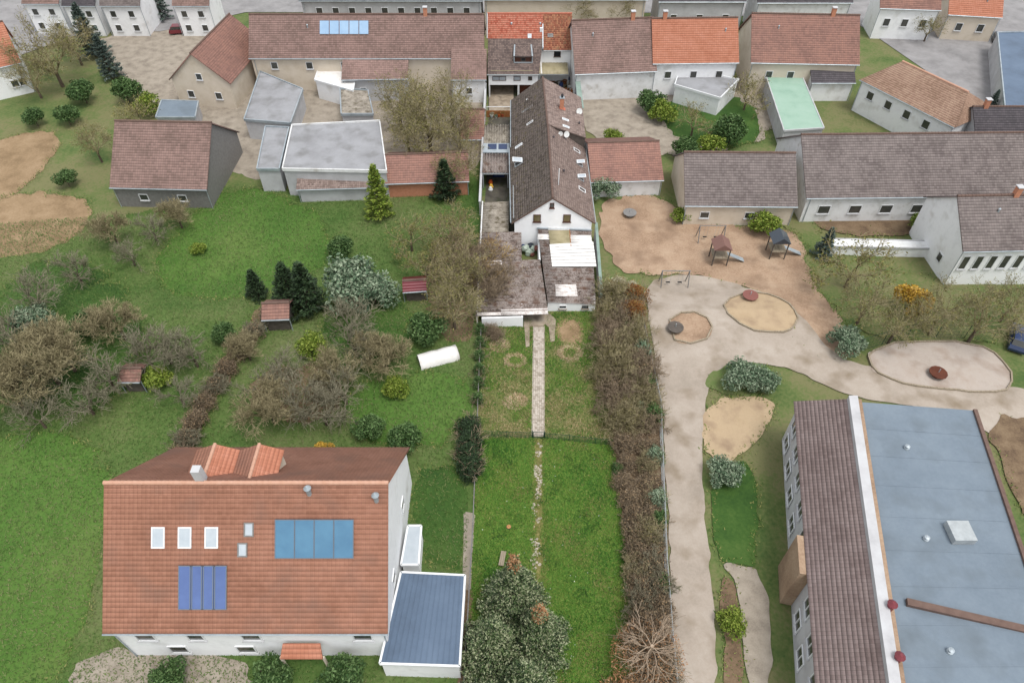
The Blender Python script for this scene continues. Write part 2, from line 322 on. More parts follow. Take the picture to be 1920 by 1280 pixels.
# ------------------------------------------------------------------ roofs
def roof_plane(name, e0, e1, r1, r0, mat, parent, course=.33, tile=.25, amp=.022, step=.03, sub=3, wave=True, thick=.12, jitter=0.0):
    """tiled slope: courses that overlap like real tiles; e0-e1 eave, r0-r1 ridge"""
    e0, e1, r1, r0 = [np.array(p, dtype=float) for p in (e0, e1, r1, r0)]
    n = np.cross(e1 - e0, r0 - e0); n /= np.linalg.norm(n)
    if n[2] < 0: n = -n
    W = np.linalg.norm(e1 - e0); Ls = np.linalg.norm(r0 - e0)
    nj = max(2, int(round(Ls / course))); nt_ = max(2, int(round(W / tile)))
    ni = nt_ * sub if wave else max(2, int(W / 1.0))
    u = np.linspace(0, 1, ni + 1)
    wv = (np.abs(np.sin(np.pi * u * nt_)) * amp if wave else np.zeros(ni + 1))
    V = []; U = []; F = []; cnt = 0
    for j in range(nj):
        v0, v1 = j / nj, min(1.0, (j + 1) / nj + .004)
        a0 = e0 + (r0 - e0) * v0; b0 = e1 + (r1 - e1) * v0; a1 = e0 + (r0 - e0) * v1; b1 = e1 + (r1 - e1) * v1
        sag = (np.repeat(RNG.random(nt_ if wave else ni), sub if wave else 1) * jitter if jitter else np.zeros(ni)); sag = np.append(sag, 0)
        low = a0 + np.outer(u, b0 - a0) + np.outer(wv + step + sag, n)
        up = a1 + np.outer(u, b1 - a1) + np.outer(wv, n)
        bot = a0 + np.outer(u, b0 - a0) + np.outer(wv - .01, n)
        V += [bot, low, up]; vv0 = v0 * Ls; vv1 = (j + 1) / nj * Ls
        for vv in (vv0, vv0, vv1): U.append(np.stack([u * W, np.full(ni + 1, vv)], 1))
        i = np.arange(ni)
        for r in (0, 1):
            o = cnt + r * (ni + 1); F.append(np.stack([o + i, o + i + 1, o + ni + 2 + i, o + ni + 1 + i], 1))
        cnt += 3 * (ni + 1)
    c = np.array([e0, e1, r1, r0]); V += [c + n * .004, c - n * thick]; U += [np.zeros((4, 2)), np.zeros((4, 2))]
    q = cnt; F.append(np.array([[q + 7, q + 6, q + 5, q + 4], [q, q + 1, q + 5, q + 4], [q + 1, q + 2, q + 6, q + 5], [q + 2, q + 3, q + 7, q + 6], [q + 3, q, q + 4, q + 7]]))
    return np_mesh(name, np.concatenate(V), np.concatenate(F), mat, parent, uv=np.concatenate(U))
def corr_plane(name, p00, p10, p11, p01, mat, parent, pitch=.25, amp=.035, rows=1, lift=0.0, thick=.03):
    """corrugated sheet: waves repeat along p00->p10, flutes run along p00->p01; rows of overlapping sheets"""
    p00, p10, p11, p01 = [np.array(p, dtype=float) for p in (p00, p10, p11, p01)]
    n = np.cross(p10 - p00, p01 - p00); n /= np.linalg.norm(n)
    if n[2] < 0: n = -n
    W = np.linalg.norm(p10 - p00); k = max(2, int(round(W / pitch))); ni = k * 4; u = np.linspace(0, 1, ni + 1)
    wv = np.sin(2 * np.pi * u * k) * amp + lift
    V = []; F = []; cnt = 0
    for j in range(rows):
        v0 = j / rows; v1 = min(1, (j + 1.03) / rows)
        a0 = p00 + (p01 - p00) * v0; b0 = p10 + (p11 - p10) * v0; a1 = p00 + (p01 - p00) * v1; b1 = p10 + (p11 - p10) * v1
        s0 = .02 if rows > 1 else 0
        V += [a0 + np.outer(u, b0 - a0) + np.outer(wv - thick, n), a0 + np.outer(u, b0 - a0) + np.outer(wv + s0, n), a1 + np.outer(u, b1 - a1) + np.outer(wv, n), a1 + np.outer(u, b1 - a1) + np.outer(wv - thick, n)]
        i = np.arange(ni)
        for r in (0, 1, 2):
            o = cnt + r * (ni + 1); F.append(np.stack([o + i, o + i + 1, o + ni + 2 + i, o + ni + 1 + i], 1))
        cnt += 4 * (ni + 1)
    return np_mesh(name, np.concatenate(V), np.concatenate(F), mat, parent)
def ridge_cap(parent, a, b, mat, r=.14, name='ridge_cap'):
    a = Vector(a); b = Vector(b); L_ = (b - a).length; k = max(2, int(L_ / .42)); mb = MB()
    for i in range(k):
        p = a.lerp(b, i / k); q = a.lerp(b, (i + 1.06) / k); mb.tube(p, q, r * 1.08, r * .92, 8)
    return mb.build(name, mat, parent)

# ------------------------------------------------------------------ windows and skylights
def window(root, c, ux, n, w, h, frame='frame_brown', pane='glass', sill=None, mull=0, fw=.07, name='window'):
    """c centre on the wall face, ux along the wall, n outward"""
    c = Vector(c); ux = Vector(ux).normalized(); n = Vector(n).normalized(); uz = Vector((0, 0, 1)); mb = MB()
    d = .09; o = n * (d / 2 + .002)
    for s in (-1, 1):
        mb.obox(c + o + ux * s * (w / 2 - fw / 2), ux, n, uz, fw, d, h)
        mb.obox(c + o + uz * s * (h / 2 - fw / 2), ux, n, uz, w - 2 * fw, d, fw)
    for i in range(mull):
        mb.obox(c + o + ux * w * ((i + 1) / (mull + 1) - .5), ux, n, uz, fw, d * .9, h - 2 * fw)
    f = mb.build(name, frame, root)
    MB().obox(c + n * .02, ux, n, uz, w - 2 * fw, .02, h - 2 * fw).build('pane', pane, f)
    if sill: MB().obox(c - uz * (h / 2 + .04) + n * .09, ux, n, uz, w + .16, .18, .06).build('sill', sill, f)
    return f
def skylight(root, p, n, down, w, l, open_=0.0, frame='zinc', pane='glass', name='skylight'):
    p = Vector(p); n = Vector(n).normalized(); dn = Vector(down).normalized(); ux = n.cross(dn).normalized(); mb = MB(); fw = .09; d = .1
    for s in (-1, 1):
        mb.obox(p + n * d / 2 + ux * s * (w / 2 - fw / 2), ux, dn, n, fw, l, d)
        mb.obox(p + n * d / 2 + dn * s * (l / 2 - fw / 2), ux, dn, n, w - 2 * fw, fw, d)
    f = mb.build(name, frame, root)
    if open_:
        MB().obox(p + n * .02, ux, dn, n, w - 2 * fw, l - 2 * fw, .02).build('opening_shade', 'black_metal', f)  # black sheet standing in for the shade below the open sash
        rot = Matrix.Rotation(-open_, 3, ux); dd = rot @ dn
        if dd.z < dn.z: rot = Matrix.Rotation(open_, 3, ux); dd = rot @ dn
        nn = rot @ n; c = p - dn * (l / 2) + n * .14 + dd * (l / 2); sb = MB()
        for s in (-1, 1):
            sb.obox(c + ux * s * (w / 2 - fw / 2), ux, dd, nn, fw, l, .06); sb.obox(c + dd * s * (l / 2 - fw / 2), ux, dd, nn, w - 2 * fw, fw, .06)
        sash = sb.build('sash', 'pvc_white', f)
        MB().obox(c, ux, dd, nn, w - 2 * fw, l - 2 * fw, .02).build('pane', 'glass_sky', f)
        MB().tube(p + dn * l * .4 + ux * w * .4, c + dd * l * .42 + ux * w * .4, .02).build('stay', 'pvc_white', f)
    else:
        MB().obox(p + n * .05, ux, dn, n, w - 2 * fw, l - 2 * fw, .02).build('pane', pane, f)
    return f

# ================================================================== GROUND
def ground_sheet():
    xs = [-900, -300, -120, -60, -20, 20, 60, 120, 300, 900]; ys = [-600, -100, 0, 30, 57, 63, 80, 110, 150, 220, 500, 1500]
    V = [(x, y, gz(y) - .02) for y in ys for x in xs]; k = len(xs)
    F = [(j * k + i, j * k + i + 1, (j + 1) * k + i + 1, (j + 1) * k + i) for j in range(len(ys) - 1) for i in range(k - 1)]
    return tag(np_mesh('ground', V, F, 'ground_mix'), kind='structure')
ground_sheet()
def smooth_poly(pts, it=2):
    for _ in range(it):
        q = []
        for i in range(len(pts)):
            a = pts[i]; b = pts[(i + 1) % len(pts)]
            q += [a * .75 + b * .25, a * .25 + b * .75]
        pts = q
    return pts
LAYER = [0]; BORD = []
def patch(name, px, mat, smooth=1, jit=.15, lift=None, kind='structure', seed=1):
    LAYER[0] += 1; z = .004 * LAYER[0] if lift is None else lift
    pts = [np.array(G(*p))[:2] for p in px]
    if smooth: pts = smooth_poly(pts, smooth)
    if jit:
        rn = np.random.default_rng(seed); q = []
        for i in range(len(pts)):
            a = pts[i]; b = pts[(i + 1) % len(pts)]; m = max(1, int(np.linalg.norm(b - a) / .8))
            for j in range(m): q.append(a + (b - a) * j / m + rn.normal(0, jit, 2))
        pts = smooth_poly(q, 1)
    if jit and name not in ('side_path', 'playground_path', 'hedge_bed', 'worn_strip', 'sandpit', 'ball_court', 'yard', 'house_yard'): BORD.append(pts)
    bm = bmesh.new(); f = bm.faces.new([bm.verts.new((p[0], p[1], 0)) for p in pts])
    for yy in (57, 63):
        bmesh.ops.bisect_plane(bm, geom=bm.verts[:] + bm.edges[:] + bm.faces[:], plane_co=(0, yy, 0), plane_no=(0, 1, 0))
    bmesh.ops.triangulate(bm, faces=bm.faces[:])
    for v in bm.verts: v.co.z = gz(v.co.y) + z
    bmesh.ops.recalc_face_normals(bm, faces=bm.faces[:])
    me = bpy.data.meshes.new(name); bm.to_mesh(me); bm.free()
    if me.polygons and me.polygons[0].normal.z < 0: me.flip_normals()
    o = add(name, me, mat); tag(o, kind=kind)
    return [tuple(p) for p in pts]
# left gardens
patch('lawn', [(0, 420), (260, 400), (420, 350), (640, 360), (900, 330), (902, 600), (893, 830), (870, 1300), (-100, 1300), (-200, 800)], 'lawn_left', 0, 0)
patch('yard', [(180, 60), (460, 40), (700, 150), (910, 150), (905, 360), (640, 350), (420, 330), (330, 230), (200, 120)], 'paving', 1, .3)
patch('soil_field', [(-150, 330), (20, 250), (130, 245), (60, 350), (-60, 400)], 'soil', 1, .2)
patch('soil_field', [(-200, 420), (0, 365), (110, 360), (175, 380), (160, 440), (60, 480), (-200, 500)], 'soil', 1, .3)
patch('lawn', [(390, 375), (480, 345), (600, 400), (625, 450), (590, 520), (470, 560), (330, 560), (280, 500), (330, 440)], 'lawn_bright', 2, .4)
patch('lawn', [(650, 715), (880, 690), (885, 790), (780, 860), (640, 800)], 'lawn_bright', 2, .3)
patch('lawn', [(-100, 830), (140, 800), (230, 900), (170, 1100), (120, 1300), (-100, 1300)], 'lawn_bright', 2, .4)
patch('lawn', [(760, 880), (880, 870), (875, 1070), (790, 1060)], 'lawn_dark', 1, .2)
patch('lawn', [(620, 560), (740, 540), (800, 640), (700, 700), (600, 680)], 'lawn_dark', 2, .5)
patch('lawn', [(20, 500), (180, 480), (280, 600), (240, 760), (60, 780), (-60, 640)], 'lawn_dark', 2, .6)
patch('soil_strip', [(480, 690), (620, 680), (660, 760), (560, 800), (470, 770)], 'soil_dark', 2, .5)
patch('soil_strip', [(780, 480), (890, 400), (895, 640), (820, 640)], 'soil_dark', 2, .5)
patch('soil_strip', [(505, 560), (520, 590), (420, 720), (350, 860), (310, 860), (400, 700)], 'soil_dark', 1, .2)
patch('yard', [(160, 1215), (420, 1215), (520, 1300), (120, 1300)], 'paving', 1, .2)
patch('side_path', [(868, 960), (890, 960), (884, 1110), (874, 1200), (868, 1200)], 'paving', 0, .1)
patch('soil_strip', [(866, 1110), (886, 1100), (884, 1300), (858, 1300)], 'soil_dark', 0, .15)
# right hand side
patch('road', [(1000, -60), (2100, -60), (2100, 260), (1860, 200), (1760, 150), (1600, 40), (1250, 25), (990, 24)], 'asphalt', 0, 0)
patch('road', [(-150, -60), (1000, -60), (990, 24), (460, 24), (300, 60), (180, 55), (-150, 170)], 'asphalt', 0, 0)
patch('courtyard', [(1075, 140), (1400, 130), (1480, 250), (1280, 300), (1095, 270)], 'paving', 1, .3)
patch('garden_bed', [(1210, 190), (1400, 170), (1440, 270), (1290, 285)], 'lawn_dark', 2, .3)
patch('mulch_area', [(1130, 372), (1230, 362), (1310, 420), (1430, 425), (1510, 440), (1540, 560), (1620, 650), (1570, 690), (1490, 640), (1430, 540), (1280, 510), (1160, 520), (1122, 440)], 'mulch', 2, .3)
patch('lawn', [(1400, 385), (1500, 385), (1600, 500), (1950, 540), (1950, 640), (1600, 640), (1530, 540), (1500, 440)], 'ground_mix', 1, .3)
PP = patch('playground_path', [(1205, 530), (1290, 512), (1400, 535), (1500, 585), (1560, 668), (1640, 690), (1900, 720), (1990, 760), (2000, 900), (1920, 880), (1850, 800), (1700, 758), (1600, 748), (1480, 690), (1400, 678), (1335, 705), (1316, 800), (1320, 950), (1335, 1100), (1350, 1310), (1266, 1310), (1258, 1100), (1248, 850), (1240, 745), (1218, 620)], 'play_path', 1, .1)
patch('mulch_area', [(1316, 745), (1462, 745), (1440, 800), (1400, 850), (1322, 875)], 'sand', 1, .2)
patch('lawn', [(1320, 705), (1370, 680), (1440, 682), (1462, 715), (1440, 742), (1325, 738)], 'lawn_left', 1, .2)
patch('lawn', [(1328, 880), (1420, 860), (1420, 1060), (1380, 1065), (1340, 1040)], 'lawn_dark', 1, .15)
patch('garden_bed', [(1345, 1080), (1380, 1085), (1400, 1310), (1362, 1310)], 'soil_dark', 1, .15)
patch('side_path', [(1340, 1050), (1440, 1070), (1450, 1310), (1400, 1310), (1385, 1090)], 'paving', 1, .1)
SP1 = patch('sandpit', [(1340, 575), (1400, 545), (1470, 560), (1500, 600), (1480, 625), (1410, 625)], 'sand', 2, .1)
SP2 = patch('sandpit', [(1255, 590), (1320, 585), (1342, 630), (1300, 648), (1258, 640)], 'mulch', 1, .15)
SP3 = patch('ball_court', [(1622, 645), (1850, 640), (1905, 715), (1870, 742), (1640, 715)], 'sand_pale', 1, .1)
patch('lawn', [(1840, 770), (1990, 800), (1990, 1000), (1900, 950)], 'soil_dark', 1, .3)
patch('garden_bed', [(1505, 400), (1750, 395), (1750, 440), (1560, 445)], 'soil_dark', 1, .2)
# the long plot in the middle
LOW = patch('lawn', [(893, 822), (1000, 820), (1150, 826), (1158, 900), (1170, 1000), (1190, 1200), (1200, 1310), (868, 1310), (884, 1100), (890, 950)], 'lawn_vivid', 0, .06, lift=0.006)
UP = patch('lawn', [(905, 604), (985, 600), (1040, 585), (1120, 584), (1135, 700), (1152, 826), (1000, 822), (893, 823), (898, 700)], 'lawn_patchy', 0, .06, lift=0.01)
patch('hedge_bed', [(1118, 560), (1195, 540), (1218, 640), (1238, 745), (1247, 900), (1256, 1100), (1264, 1310), (1200, 1310), (1186, 1200), (1166, 1000), (1150, 880), (1143, 800), (1118, 680)], 'soil_dark', 0, .12, lift=0.014)
patch('worn_strip', [(1003, 822), (1019, 822), (1017, 900), (1017, 1000), (1013, 1085), (997, 1085), (998, 950)], 'path_worn', 0, .1, lift=0.018)
patch('bare_earth', [(1040, 592), (1085, 588), (1100, 620), (1088, 655), (1050, 650), (1038, 620)], 'soil', 2, .25, lift=0.022)
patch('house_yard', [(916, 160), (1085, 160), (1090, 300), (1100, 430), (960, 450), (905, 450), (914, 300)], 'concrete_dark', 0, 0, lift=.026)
patch('house_yard', [(917, 158), (963, 158), (963, 216), (917, 216)], 'concrete', 0, 0, lift=.03)

# ------------------------------------------------------------------ grass stuff
def in_poly(x, y, poly):
    c = np.zeros(len(x), bool); n = len(poly); j = n - 1
    for i in range(n):
        xi, yi = poly[i]; xj, yj = poly[j]
        c ^= ((yi > y) != (yj > y)) & (x < (xj - xi) * (y - yi) / (yj - yi + 1e-12) + xi); j = i
    return c
def grass(name, poly, count, size, mat, label, seed, keep=None, wide=.35, z0=.03):
    rn = np.random.default_rng(seed); pa = np.array(poly); lo = pa.min(0); hi = pa.max(0)
    x = rn.uniform(lo[0], hi[0], count); y = rn.uniform(lo[1], hi[1], count); k = in_poly(x, y, poly)
    if keep is not None: k &= keep(x, y, rn)
    x = x[k]; y = y[k]; n = len(x); a = rn.uniform(0, 2 * np.pi, n); s = size * rn.uniform(.5, 1.5, n); t = rn.uniform(.25, 1.2, n)
    z = np.interp(y, [57, 63], [0, -1.5]) + z0
    d = np.stack([np.cos(a) * np.cos(t), np.sin(a) * np.cos(t), np.sin(t)], 1); w = np.stack([-np.sin(a), np.cos(a), np.zeros(n)], 1)
    p = np.stack([x, y, z], 1); ws = (s * wide)[:, None]; s = s[:, None]
    V = np.stack([p - w * ws * .5, p + w * ws * .5, p + d * s + w * ws * .12, p + d * s - w * ws * .12], 1).reshape(-1, 3)
    F = np.arange(4 * n).reshape(n, 4)
    return tag(np_mesh(name, V, F, mat), label, 'grass', kind='stuff')
def nf(x, y, s, ph): return np.sin(x * s + ph) * np.cos(y * s * 1.1 + ph * 2) + .6 * np.sin(x * s * 2.3 + y * s * 1.7 + ph * 3) + .4 * np.sin(y * s * 3.1 - x * s * 2.9 + ph)
grass('grass', LOW, 90000, .16, 'blade_vivid', 'vivid green mown grass on the near lawn of the plot', 11, keep=lambda x, y, r: np.abs(x - 2.35 - (y - 30) * .02) + r.normal(0, .1, len(x)) > .38)
BE = G(1068, 622)
onp = lambda x, y: np.abs(x - 2.5 - (y - 40) * .034) > .66
bare = lambda x, y, r: onp(x, y) & (((x - BE.x) / 1.5) ** 2 + ((y - BE.y) / 2.0) ** 2 + r.normal(0, .35, len(x)) > 1)
grass('grass', UP, 40000, .15, 'blade_olive', 'patchy olive grass between shed and garden gate', 12, keep=bare)
grass('dry_grass', UP, 42000, .14, 'blade_straw', 'dry straw coloured grass patches on the upper lawn', 13, keep=lambda x, y, r: onp(x, y) & (nf(x, y, .8, 1.3) + r.normal(0, .5, len(x)) - (y - 40) * .12 > -.35))
grass('grass', UP, 40000, .17, 'blade_vivid', 'fresh green grass patches beside the paved path and shed', 14, keep=lambda x, y, r: (nf(x, y, .7, 4.1) + (y - 47) * .15 + r.normal(0, .4, len(x)) > .15) & bare(x, y, r))
LEFT = [tuple(G(*p))[:2] for p in [(0, 420), (260, 400), (420, 350), (640, 360), (890, 345), (895, 600), (886, 830), (862, 1300), (-60, 1300), (-60, 800)]]
grass('grass', LEFT, 200000, .17, 'blade_left', 'rough green grass covering the gardens on the left', 15, z0=.09)

grass('yellow_grass', LOW, 60000, .15, 'blade_yellow', 'yellowish worn grass patches on the near lawn', 16, keep=lambda x, y, r: (nf(x, y, .55, 2.2) + .45 * (x > 5) + r.normal(0, .5, len(x)) > .95) | (np.abs(x - 2.35 - (y - 30) * .02) + r.normal(0, .2, len(x)) < .55))
grass('grass', LOW, 30000, .2, 'lawn_dark', 'darker coarse grass clumps on the near lawn', 18, keep=lambda x, y, r: nf(x, y, .9, 5.3) + r.normal(0, .4, len(x)) > 1.0)
grass('daisies', LOW, 90, .06, 'petal', 'scattered tiny white daisies on the near lawn', 17, wide=1.0, z0=.1)
bp = []
for pts in BORD:
    pa = np.array(pts); pb = np.roll(pa, -1, 0); L_ = np.linalg.norm(pb - pa, axis=1); n_ = int(L_.sum() * 14); k_ = RNG.choice(len(pa), n_, p=L_ / L_.sum()); t_ = RNG.random((n_, 1)); bp.append(pa[k_] + (pb[k_] - pa[k_]) * t_ + RNG.normal(0, .3, (n_, 2)))
bp = np.concatenate(bp); bp = bp[(bp[:, 1] < 100) & ((bp[:, 0] < -4.5) | (bp[:, 0] > 15.5))]
for sp in (PP, SP1, SP2, SP3): bp = bp[~in_poly(bp[:, 0], bp[:, 1], sp) | (RNG.random(len(bp)) < .04)]
n_ = len(bp); a_ = RNG.uniform(0, 6.28, n_); t_ = RNG.uniform(.2, 1.1, n_); s_ = RNG.uniform(.1, .28, n_)[:, None]
d_ = np.stack([np.cos(a_) * np.cos(t_), np.sin(a_) * np.cos(t_), np.sin(t_)], 1) * s_; w_ = np.stack([-np.sin(a_), np.cos(a_), 0 * a_], 1) * s_ * .22; p_ = np.column_stack([bp, np.interp(bp[:, 1], [57, 63], [0, -1.5]) + .1])
tag(np_mesh('edge_grass', np.stack([p_ - w_, p_ + w_, p_ + d_ + w_ * .3, p_ + d_ - w_ * .3], 1).reshape(-1, 3), np.arange(4 * n_).reshape(n_, 4), 'blade_olive'), 'ragged grass growing over the edges of paths and beds', 'grass', kind='stuff')

# ------------------------------------------------------------------ paved path: single stones
def stone_mesh(w, l, h, seed):
    rn = random.Random(seed); mb = MB(); a = [(-w / 2, -l / 2), (w / 2, -l / 2), (w / 2, l / 2), (-w / 2, l / 2)]
    a = [(x + rn.uniform(-.015, .015), y + rn.uniform(-.015, .015)) for x, y in a]
    mb.v = [Vector((x, y, -.03)) for x, y in a] + [Vector((x, y, h * .8)) for x, y in a] + [Vector((x * .88, y * .88, h)) for x, y in a]
    for r in (0, 4):
        for i in range(4): j = (i + 1) % 4; mb.f.append((r + i, r + j, r + 4 + j, r + 4 + i))
    mb.f.append((8, 9, 10, 11))
    me = bpy.data.meshes.new('stone'); me.from_pydata([tuple(v) for v in mb.v], [], mb.f); me.materials.append(MATS['stone_paver']); return me
STONES = [stone_mesh(.2, .2, .05, i) for i in range(6)] + [stone_mesh(.2, .12, .05, 9)]
PA, PB = G(1010.5, 612), G(1009, 819)
path = thing('paved_path', 'narrow pale stone paved path from shed to garden gate', 'path', (PB.x, PB.y, 0))
pd = (PA - PB); PL = pd.length; pd.normalize(); pxx = Vector((pd.y, -pd.x, 0)); pang = math.atan2(pd.y, pd.x) - math.pi / 2
MB().prism([PB - pxx * .56, PB + pxx * .56, PA + pxx * .56, PA - pxx * .56], (0, 0, .05)).build('path_bed', 'path_bed', path)
rest_v = []; rest_f = []; cnt = 0; k = int(PL / .215)
for j in range(k):
    for i in range(5):
        p = PB + pd * (.12 + j * .215) + pxx * ((i - 2) * .215); m = random.choice(STONES)
        if cnt < 300:
            o = add('stone', m, None, path); o.location = (p.x - PB.x, p.y - PB.y, .045 + random.uniform(-.006, .01)); o.rotation_euler = (0, 0, pang + random.uniform(-.06, .06)); cnt += 1
        else:
            n = len(rest_v); c, s_ = math.cos(pang + random.uniform(-.06, .06)), math.sin(pang)
            dz = .045 + random.uniform(-.006, .01)
            rest_v += [(p.x + v.co.x * c - v.co.y * s_, p.y + v.co.x * s_ + v.co.y * c, v.co.z + dz) for v in m.vertices]; rest_f += [tuple(n + q for q in f.vertices) for f in m.polygons]
mb = MB(); mb.v = [Vector(v) for v in rest_v]; mb.f = rest_f
tag(mb.build('far_stones', 'stone_paver', path), kind='stuff')
for s in (-1, 1):
    MB().obox((PA + PB) / 2 + pxx * s * .6 + Vector((0, 0, .04)), pxx, pd, (0, 0, 1), .06, PL, .09).build('edging', 'stone_paver', path)
# worn stones in the near lawn
lp = thing('stepping_path', 'broken line of pale sunken stones crossing the near lawn', 'path', tuple(G(1008, 950)))
for (x, y, n) in [(1011, 835, 4), (1010, 845, 5), (1009, 852, 6), (1008, 878, 16), (1009, 887, 16), (1010, 895, 12), (1013, 905, 7), (1007, 912, 7), (1010, 922, 12), (1011, 931, 9), (1003, 947, 5), (1004, 958, 5), (1010, 972, 5), (1003, 1013, 5), (1004, 1024, 12), (1006, 1034, 9), (1003, 1047, 5), (1007, 1056, 6), (1007, 1062, 6)]:
    c = G(x, y)
    for _ in range(n):
        o = add('stone', random.choice(STONES), None, lp); q = c + Vector((random.uniform(-.32, .32), random.uniform(-.32, .32), .02)) - lp.location
        o.location = q; o.rotation_euler = (random.uniform(-.06, .06), random.uniform(-.06, .06), random.uniform(-.4, .4)); o.scale = (random.uniform(.6, 1.15),) * 2 + (1,)
# concrete strips beside the path and the slab in front of the shed
def slab(name, label, px, h, mat, cat):
    pts = [G(*p) for p in px]; c = sum(pts, Vector()) / len(pts); mb = MB().prism([Vector((p.x, p.y, gz(p.y) - .05)) for p in pts], (0, 0, h + .05))
    return tag(mb.build(name, mat), label, cat)
slab('concrete_strip', 'thin cracked concrete strip left of the paved path', [(983, 612), (993, 612), (993, 650), (986, 652)], .14, 'concrete', 'concrete strip')
slab('concrete_strip', 'wider broken concrete strip right of the paved path', [(1020, 607), (1031, 590), (1042, 600), (1040, 640), (1032, 642), (1029, 615)], .14, 'concrete', 'concrete strip')
slab('concrete_slab', 'tan concrete slab at shed entrance where the path starts', [(982, 613), (1018, 612), (1029, 601), (1030, 588), (982, 588)], .12, 'concrete', 'slab')
# rings of dead grass
def straw_ring(px, py, r0, r1, label, seed, full=False):
    c = G(px, py); rn = np.random.default_rng(seed); n = 900
    rr = (np.sqrt(rn.uniform(0, 1, n)) * r1) if full else rn.normal(r0, (r1 - r0) * .45, n); a = rn.uniform(0, 6.28, n)
    x = rr * np.cos(a) * 1.15; y = rr * np.sin(a); b = a + rn.normal(0, .8, n); L_ = rn.uniform(.12, .3, n); t = rn.uniform(0, .5, n)
    d = np.stack([np.cos(b) * np.cos(t), np.sin(b) * np.cos(t), np.sin(t)], 1) * L_[:, None]; w = np.stack([-np.sin(b), np.cos(b), 0 * b], 1) * .03
    p = np.stack([x, y, np.full(n, .05)], 1); V = np.stack([p - w, p + w, p + d + w * .5, p + d - w * .5], 1).reshape(-1, 3)
    o = np_mesh('straw_ring', V, np.arange(4 * n).reshape(n, 4), 'leaf_straw'); o.location = c
    return tag(o, label, 'dead grass', 'rings of dead grass on the upper lawn')
straw_ring(966, 676, .75, 1.05, 'brown ring of dead grass left of path with green centre', 1)
straw_ring(966, 753, .6, 1.0, 'pale disc of dead grass left of path, nearest the gate', 2, True)
straw_ring(1069, 662, .85, 1.2, 'largest brown ring of dead grass, right of the path', 3)
straw_ring(937, 648, .5, .9, 'small brown dead grass patch near the white shed wall', 4, True)
# stump and bench
s = G(954, 988); st = thing('tree_stump', 'freshly cut pale orange tree stump in the near lawn', 'tree stump', tuple(s))
MB().lathe(s, [(.3, -.05), (.24, .05), (.2, .14)], 14).build('trunk', 'bark', st); MB().lathe(s + Vector((0, 0, .142)), [(.19, 0), (.02, .012)], 14).build('cut_face', 'stump', st)
b0 = P(942, 1046, .45); bn = thing('garden_bench', 'weathered grey plank bench standing behind the tall conifer', 'bench', (b0.x, b0.y, 0))
ba = R(80); bu = Vector((math.cos(ba), math.sin(ba), 0)); bv = Vector((-bu.y, bu.x, 0))
for i in (-1, 0, 1): MB().obox(b0 + bv * i * .15, bu, bv, (0, 0, 1), 1.3, .135, .04).build('plank', 'wood_grey', bn)
for i in (-1, 1): MB().obox(b0 + bu * i * .5 - Vector((0, 0, .235)), bu, bv, (0, 0, 1), .06, .4, .43).build('leg', 'wood_grey', bn)

# ================================================================== THE LONG HOUSE
ZE, ZR = 2.8, 6.3; YF, YK, YB = 69.6, 86.2, 99.3; ZG = -1.5
HX0, HX1, HXR = .19, 9.85, 4.8
hb = Vector((HX0, YF, ZG))
house = thing('long_house', 'long white house with dark brown tiled gable roof and many skylights', 'house', tuple(hb))
up = Vector((0, 0, 1))
xl = lambda y: HX0 - .35 * (y - YF) / (YB - YF) if y < YK else -.02
# walls
mb = MB()
gab = [(HX0 + .12, YF, ZG), (HX1 - .12, YF, ZG), (HX1 - .12, YF, ZE - .1), (HXR, YF, ZR - .13), (HX0 + .12, YF, ZE - .1)]
mb.prism(gab, (0, YK - YF, 0)); mb.build('wall', 'render_fresh', house)
zeb = 4.3
gb2 = [(4.75, YK + .003, ZG), (9.85, YK + .003, ZG), (9.85, YK + .003, zeb - .1), (4.75, YK + .003, ZR - .14), (.12, YK + .003, ZE - .1)]
MB().prism(gb2[:4], (0, YB - 2.4 - YK, 0)).build('wall', 'render_grey', house)
MB().prism([(.12, YK + .003, ZG), (4.748, YK + .003, ZG), (4.4, YK + .003, ZR - .4), (.12, YK + .003, ZE - .1)], (0, YB - .15 - YK, 0)).build('wall', 'render_grey', house)
# gable-side dark cheek of the step in the roof
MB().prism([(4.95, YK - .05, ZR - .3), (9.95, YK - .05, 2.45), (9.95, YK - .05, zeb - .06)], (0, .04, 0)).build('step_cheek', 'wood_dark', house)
oh = .12
def slope_normal(e0, e1, r0):
    n = (Vector(e1) - Vector(e0)).cross(Vector(r0) - Vector(e0)).normalized(); return n if n.z > 0 else -n
kl = (ZR - ZE) / (HXR - HX0)
FL = [(HX0 - .25, YF - oh, ZE - .19), (-.3, YK, ZE - .19), (HXR, YK, ZR), (HXR, YF - oh, ZR)]
FR = [(HX1 + .3, YF - oh, ZE - .2), (10.1, YK, ZE - .3), (HXR, YK, ZR), (HXR, YF - oh, ZR)]
BL = [(-.1, YK + .01, ZE - .1), (-.1, YB, ZE - .1), (4.5, YB, ZR), (4.78, YK + .01, ZR)]
BR = [(10.05, YK - .15, zeb), (10.1, YB - 2.2, zeb), (4.5, YB, ZR), (4.78, YK - .15, ZR)]
rFL = roof_plane('roof_slope', *FL, 'tile_mossy', house, jitter=.012)
roof_plane('roof_slope', *FR, 'tile_mauve', house, jitter=.008)
roof_plane('roof_slope', *BL, 'tile_mossy', house, jitter=.01)
roof_plane('roof_slope', *BR, 'tile_mauve', house, jitter=.008)
ridge_cap(house, (HXR, YF - oh, ZR + .02), (HXR, YK, ZR + .02), 'tile_ridge'); ridge_cap(house, (4.78, YK, ZR + .02), (4.5, YB, ZR + .02), 'tile_ridge')
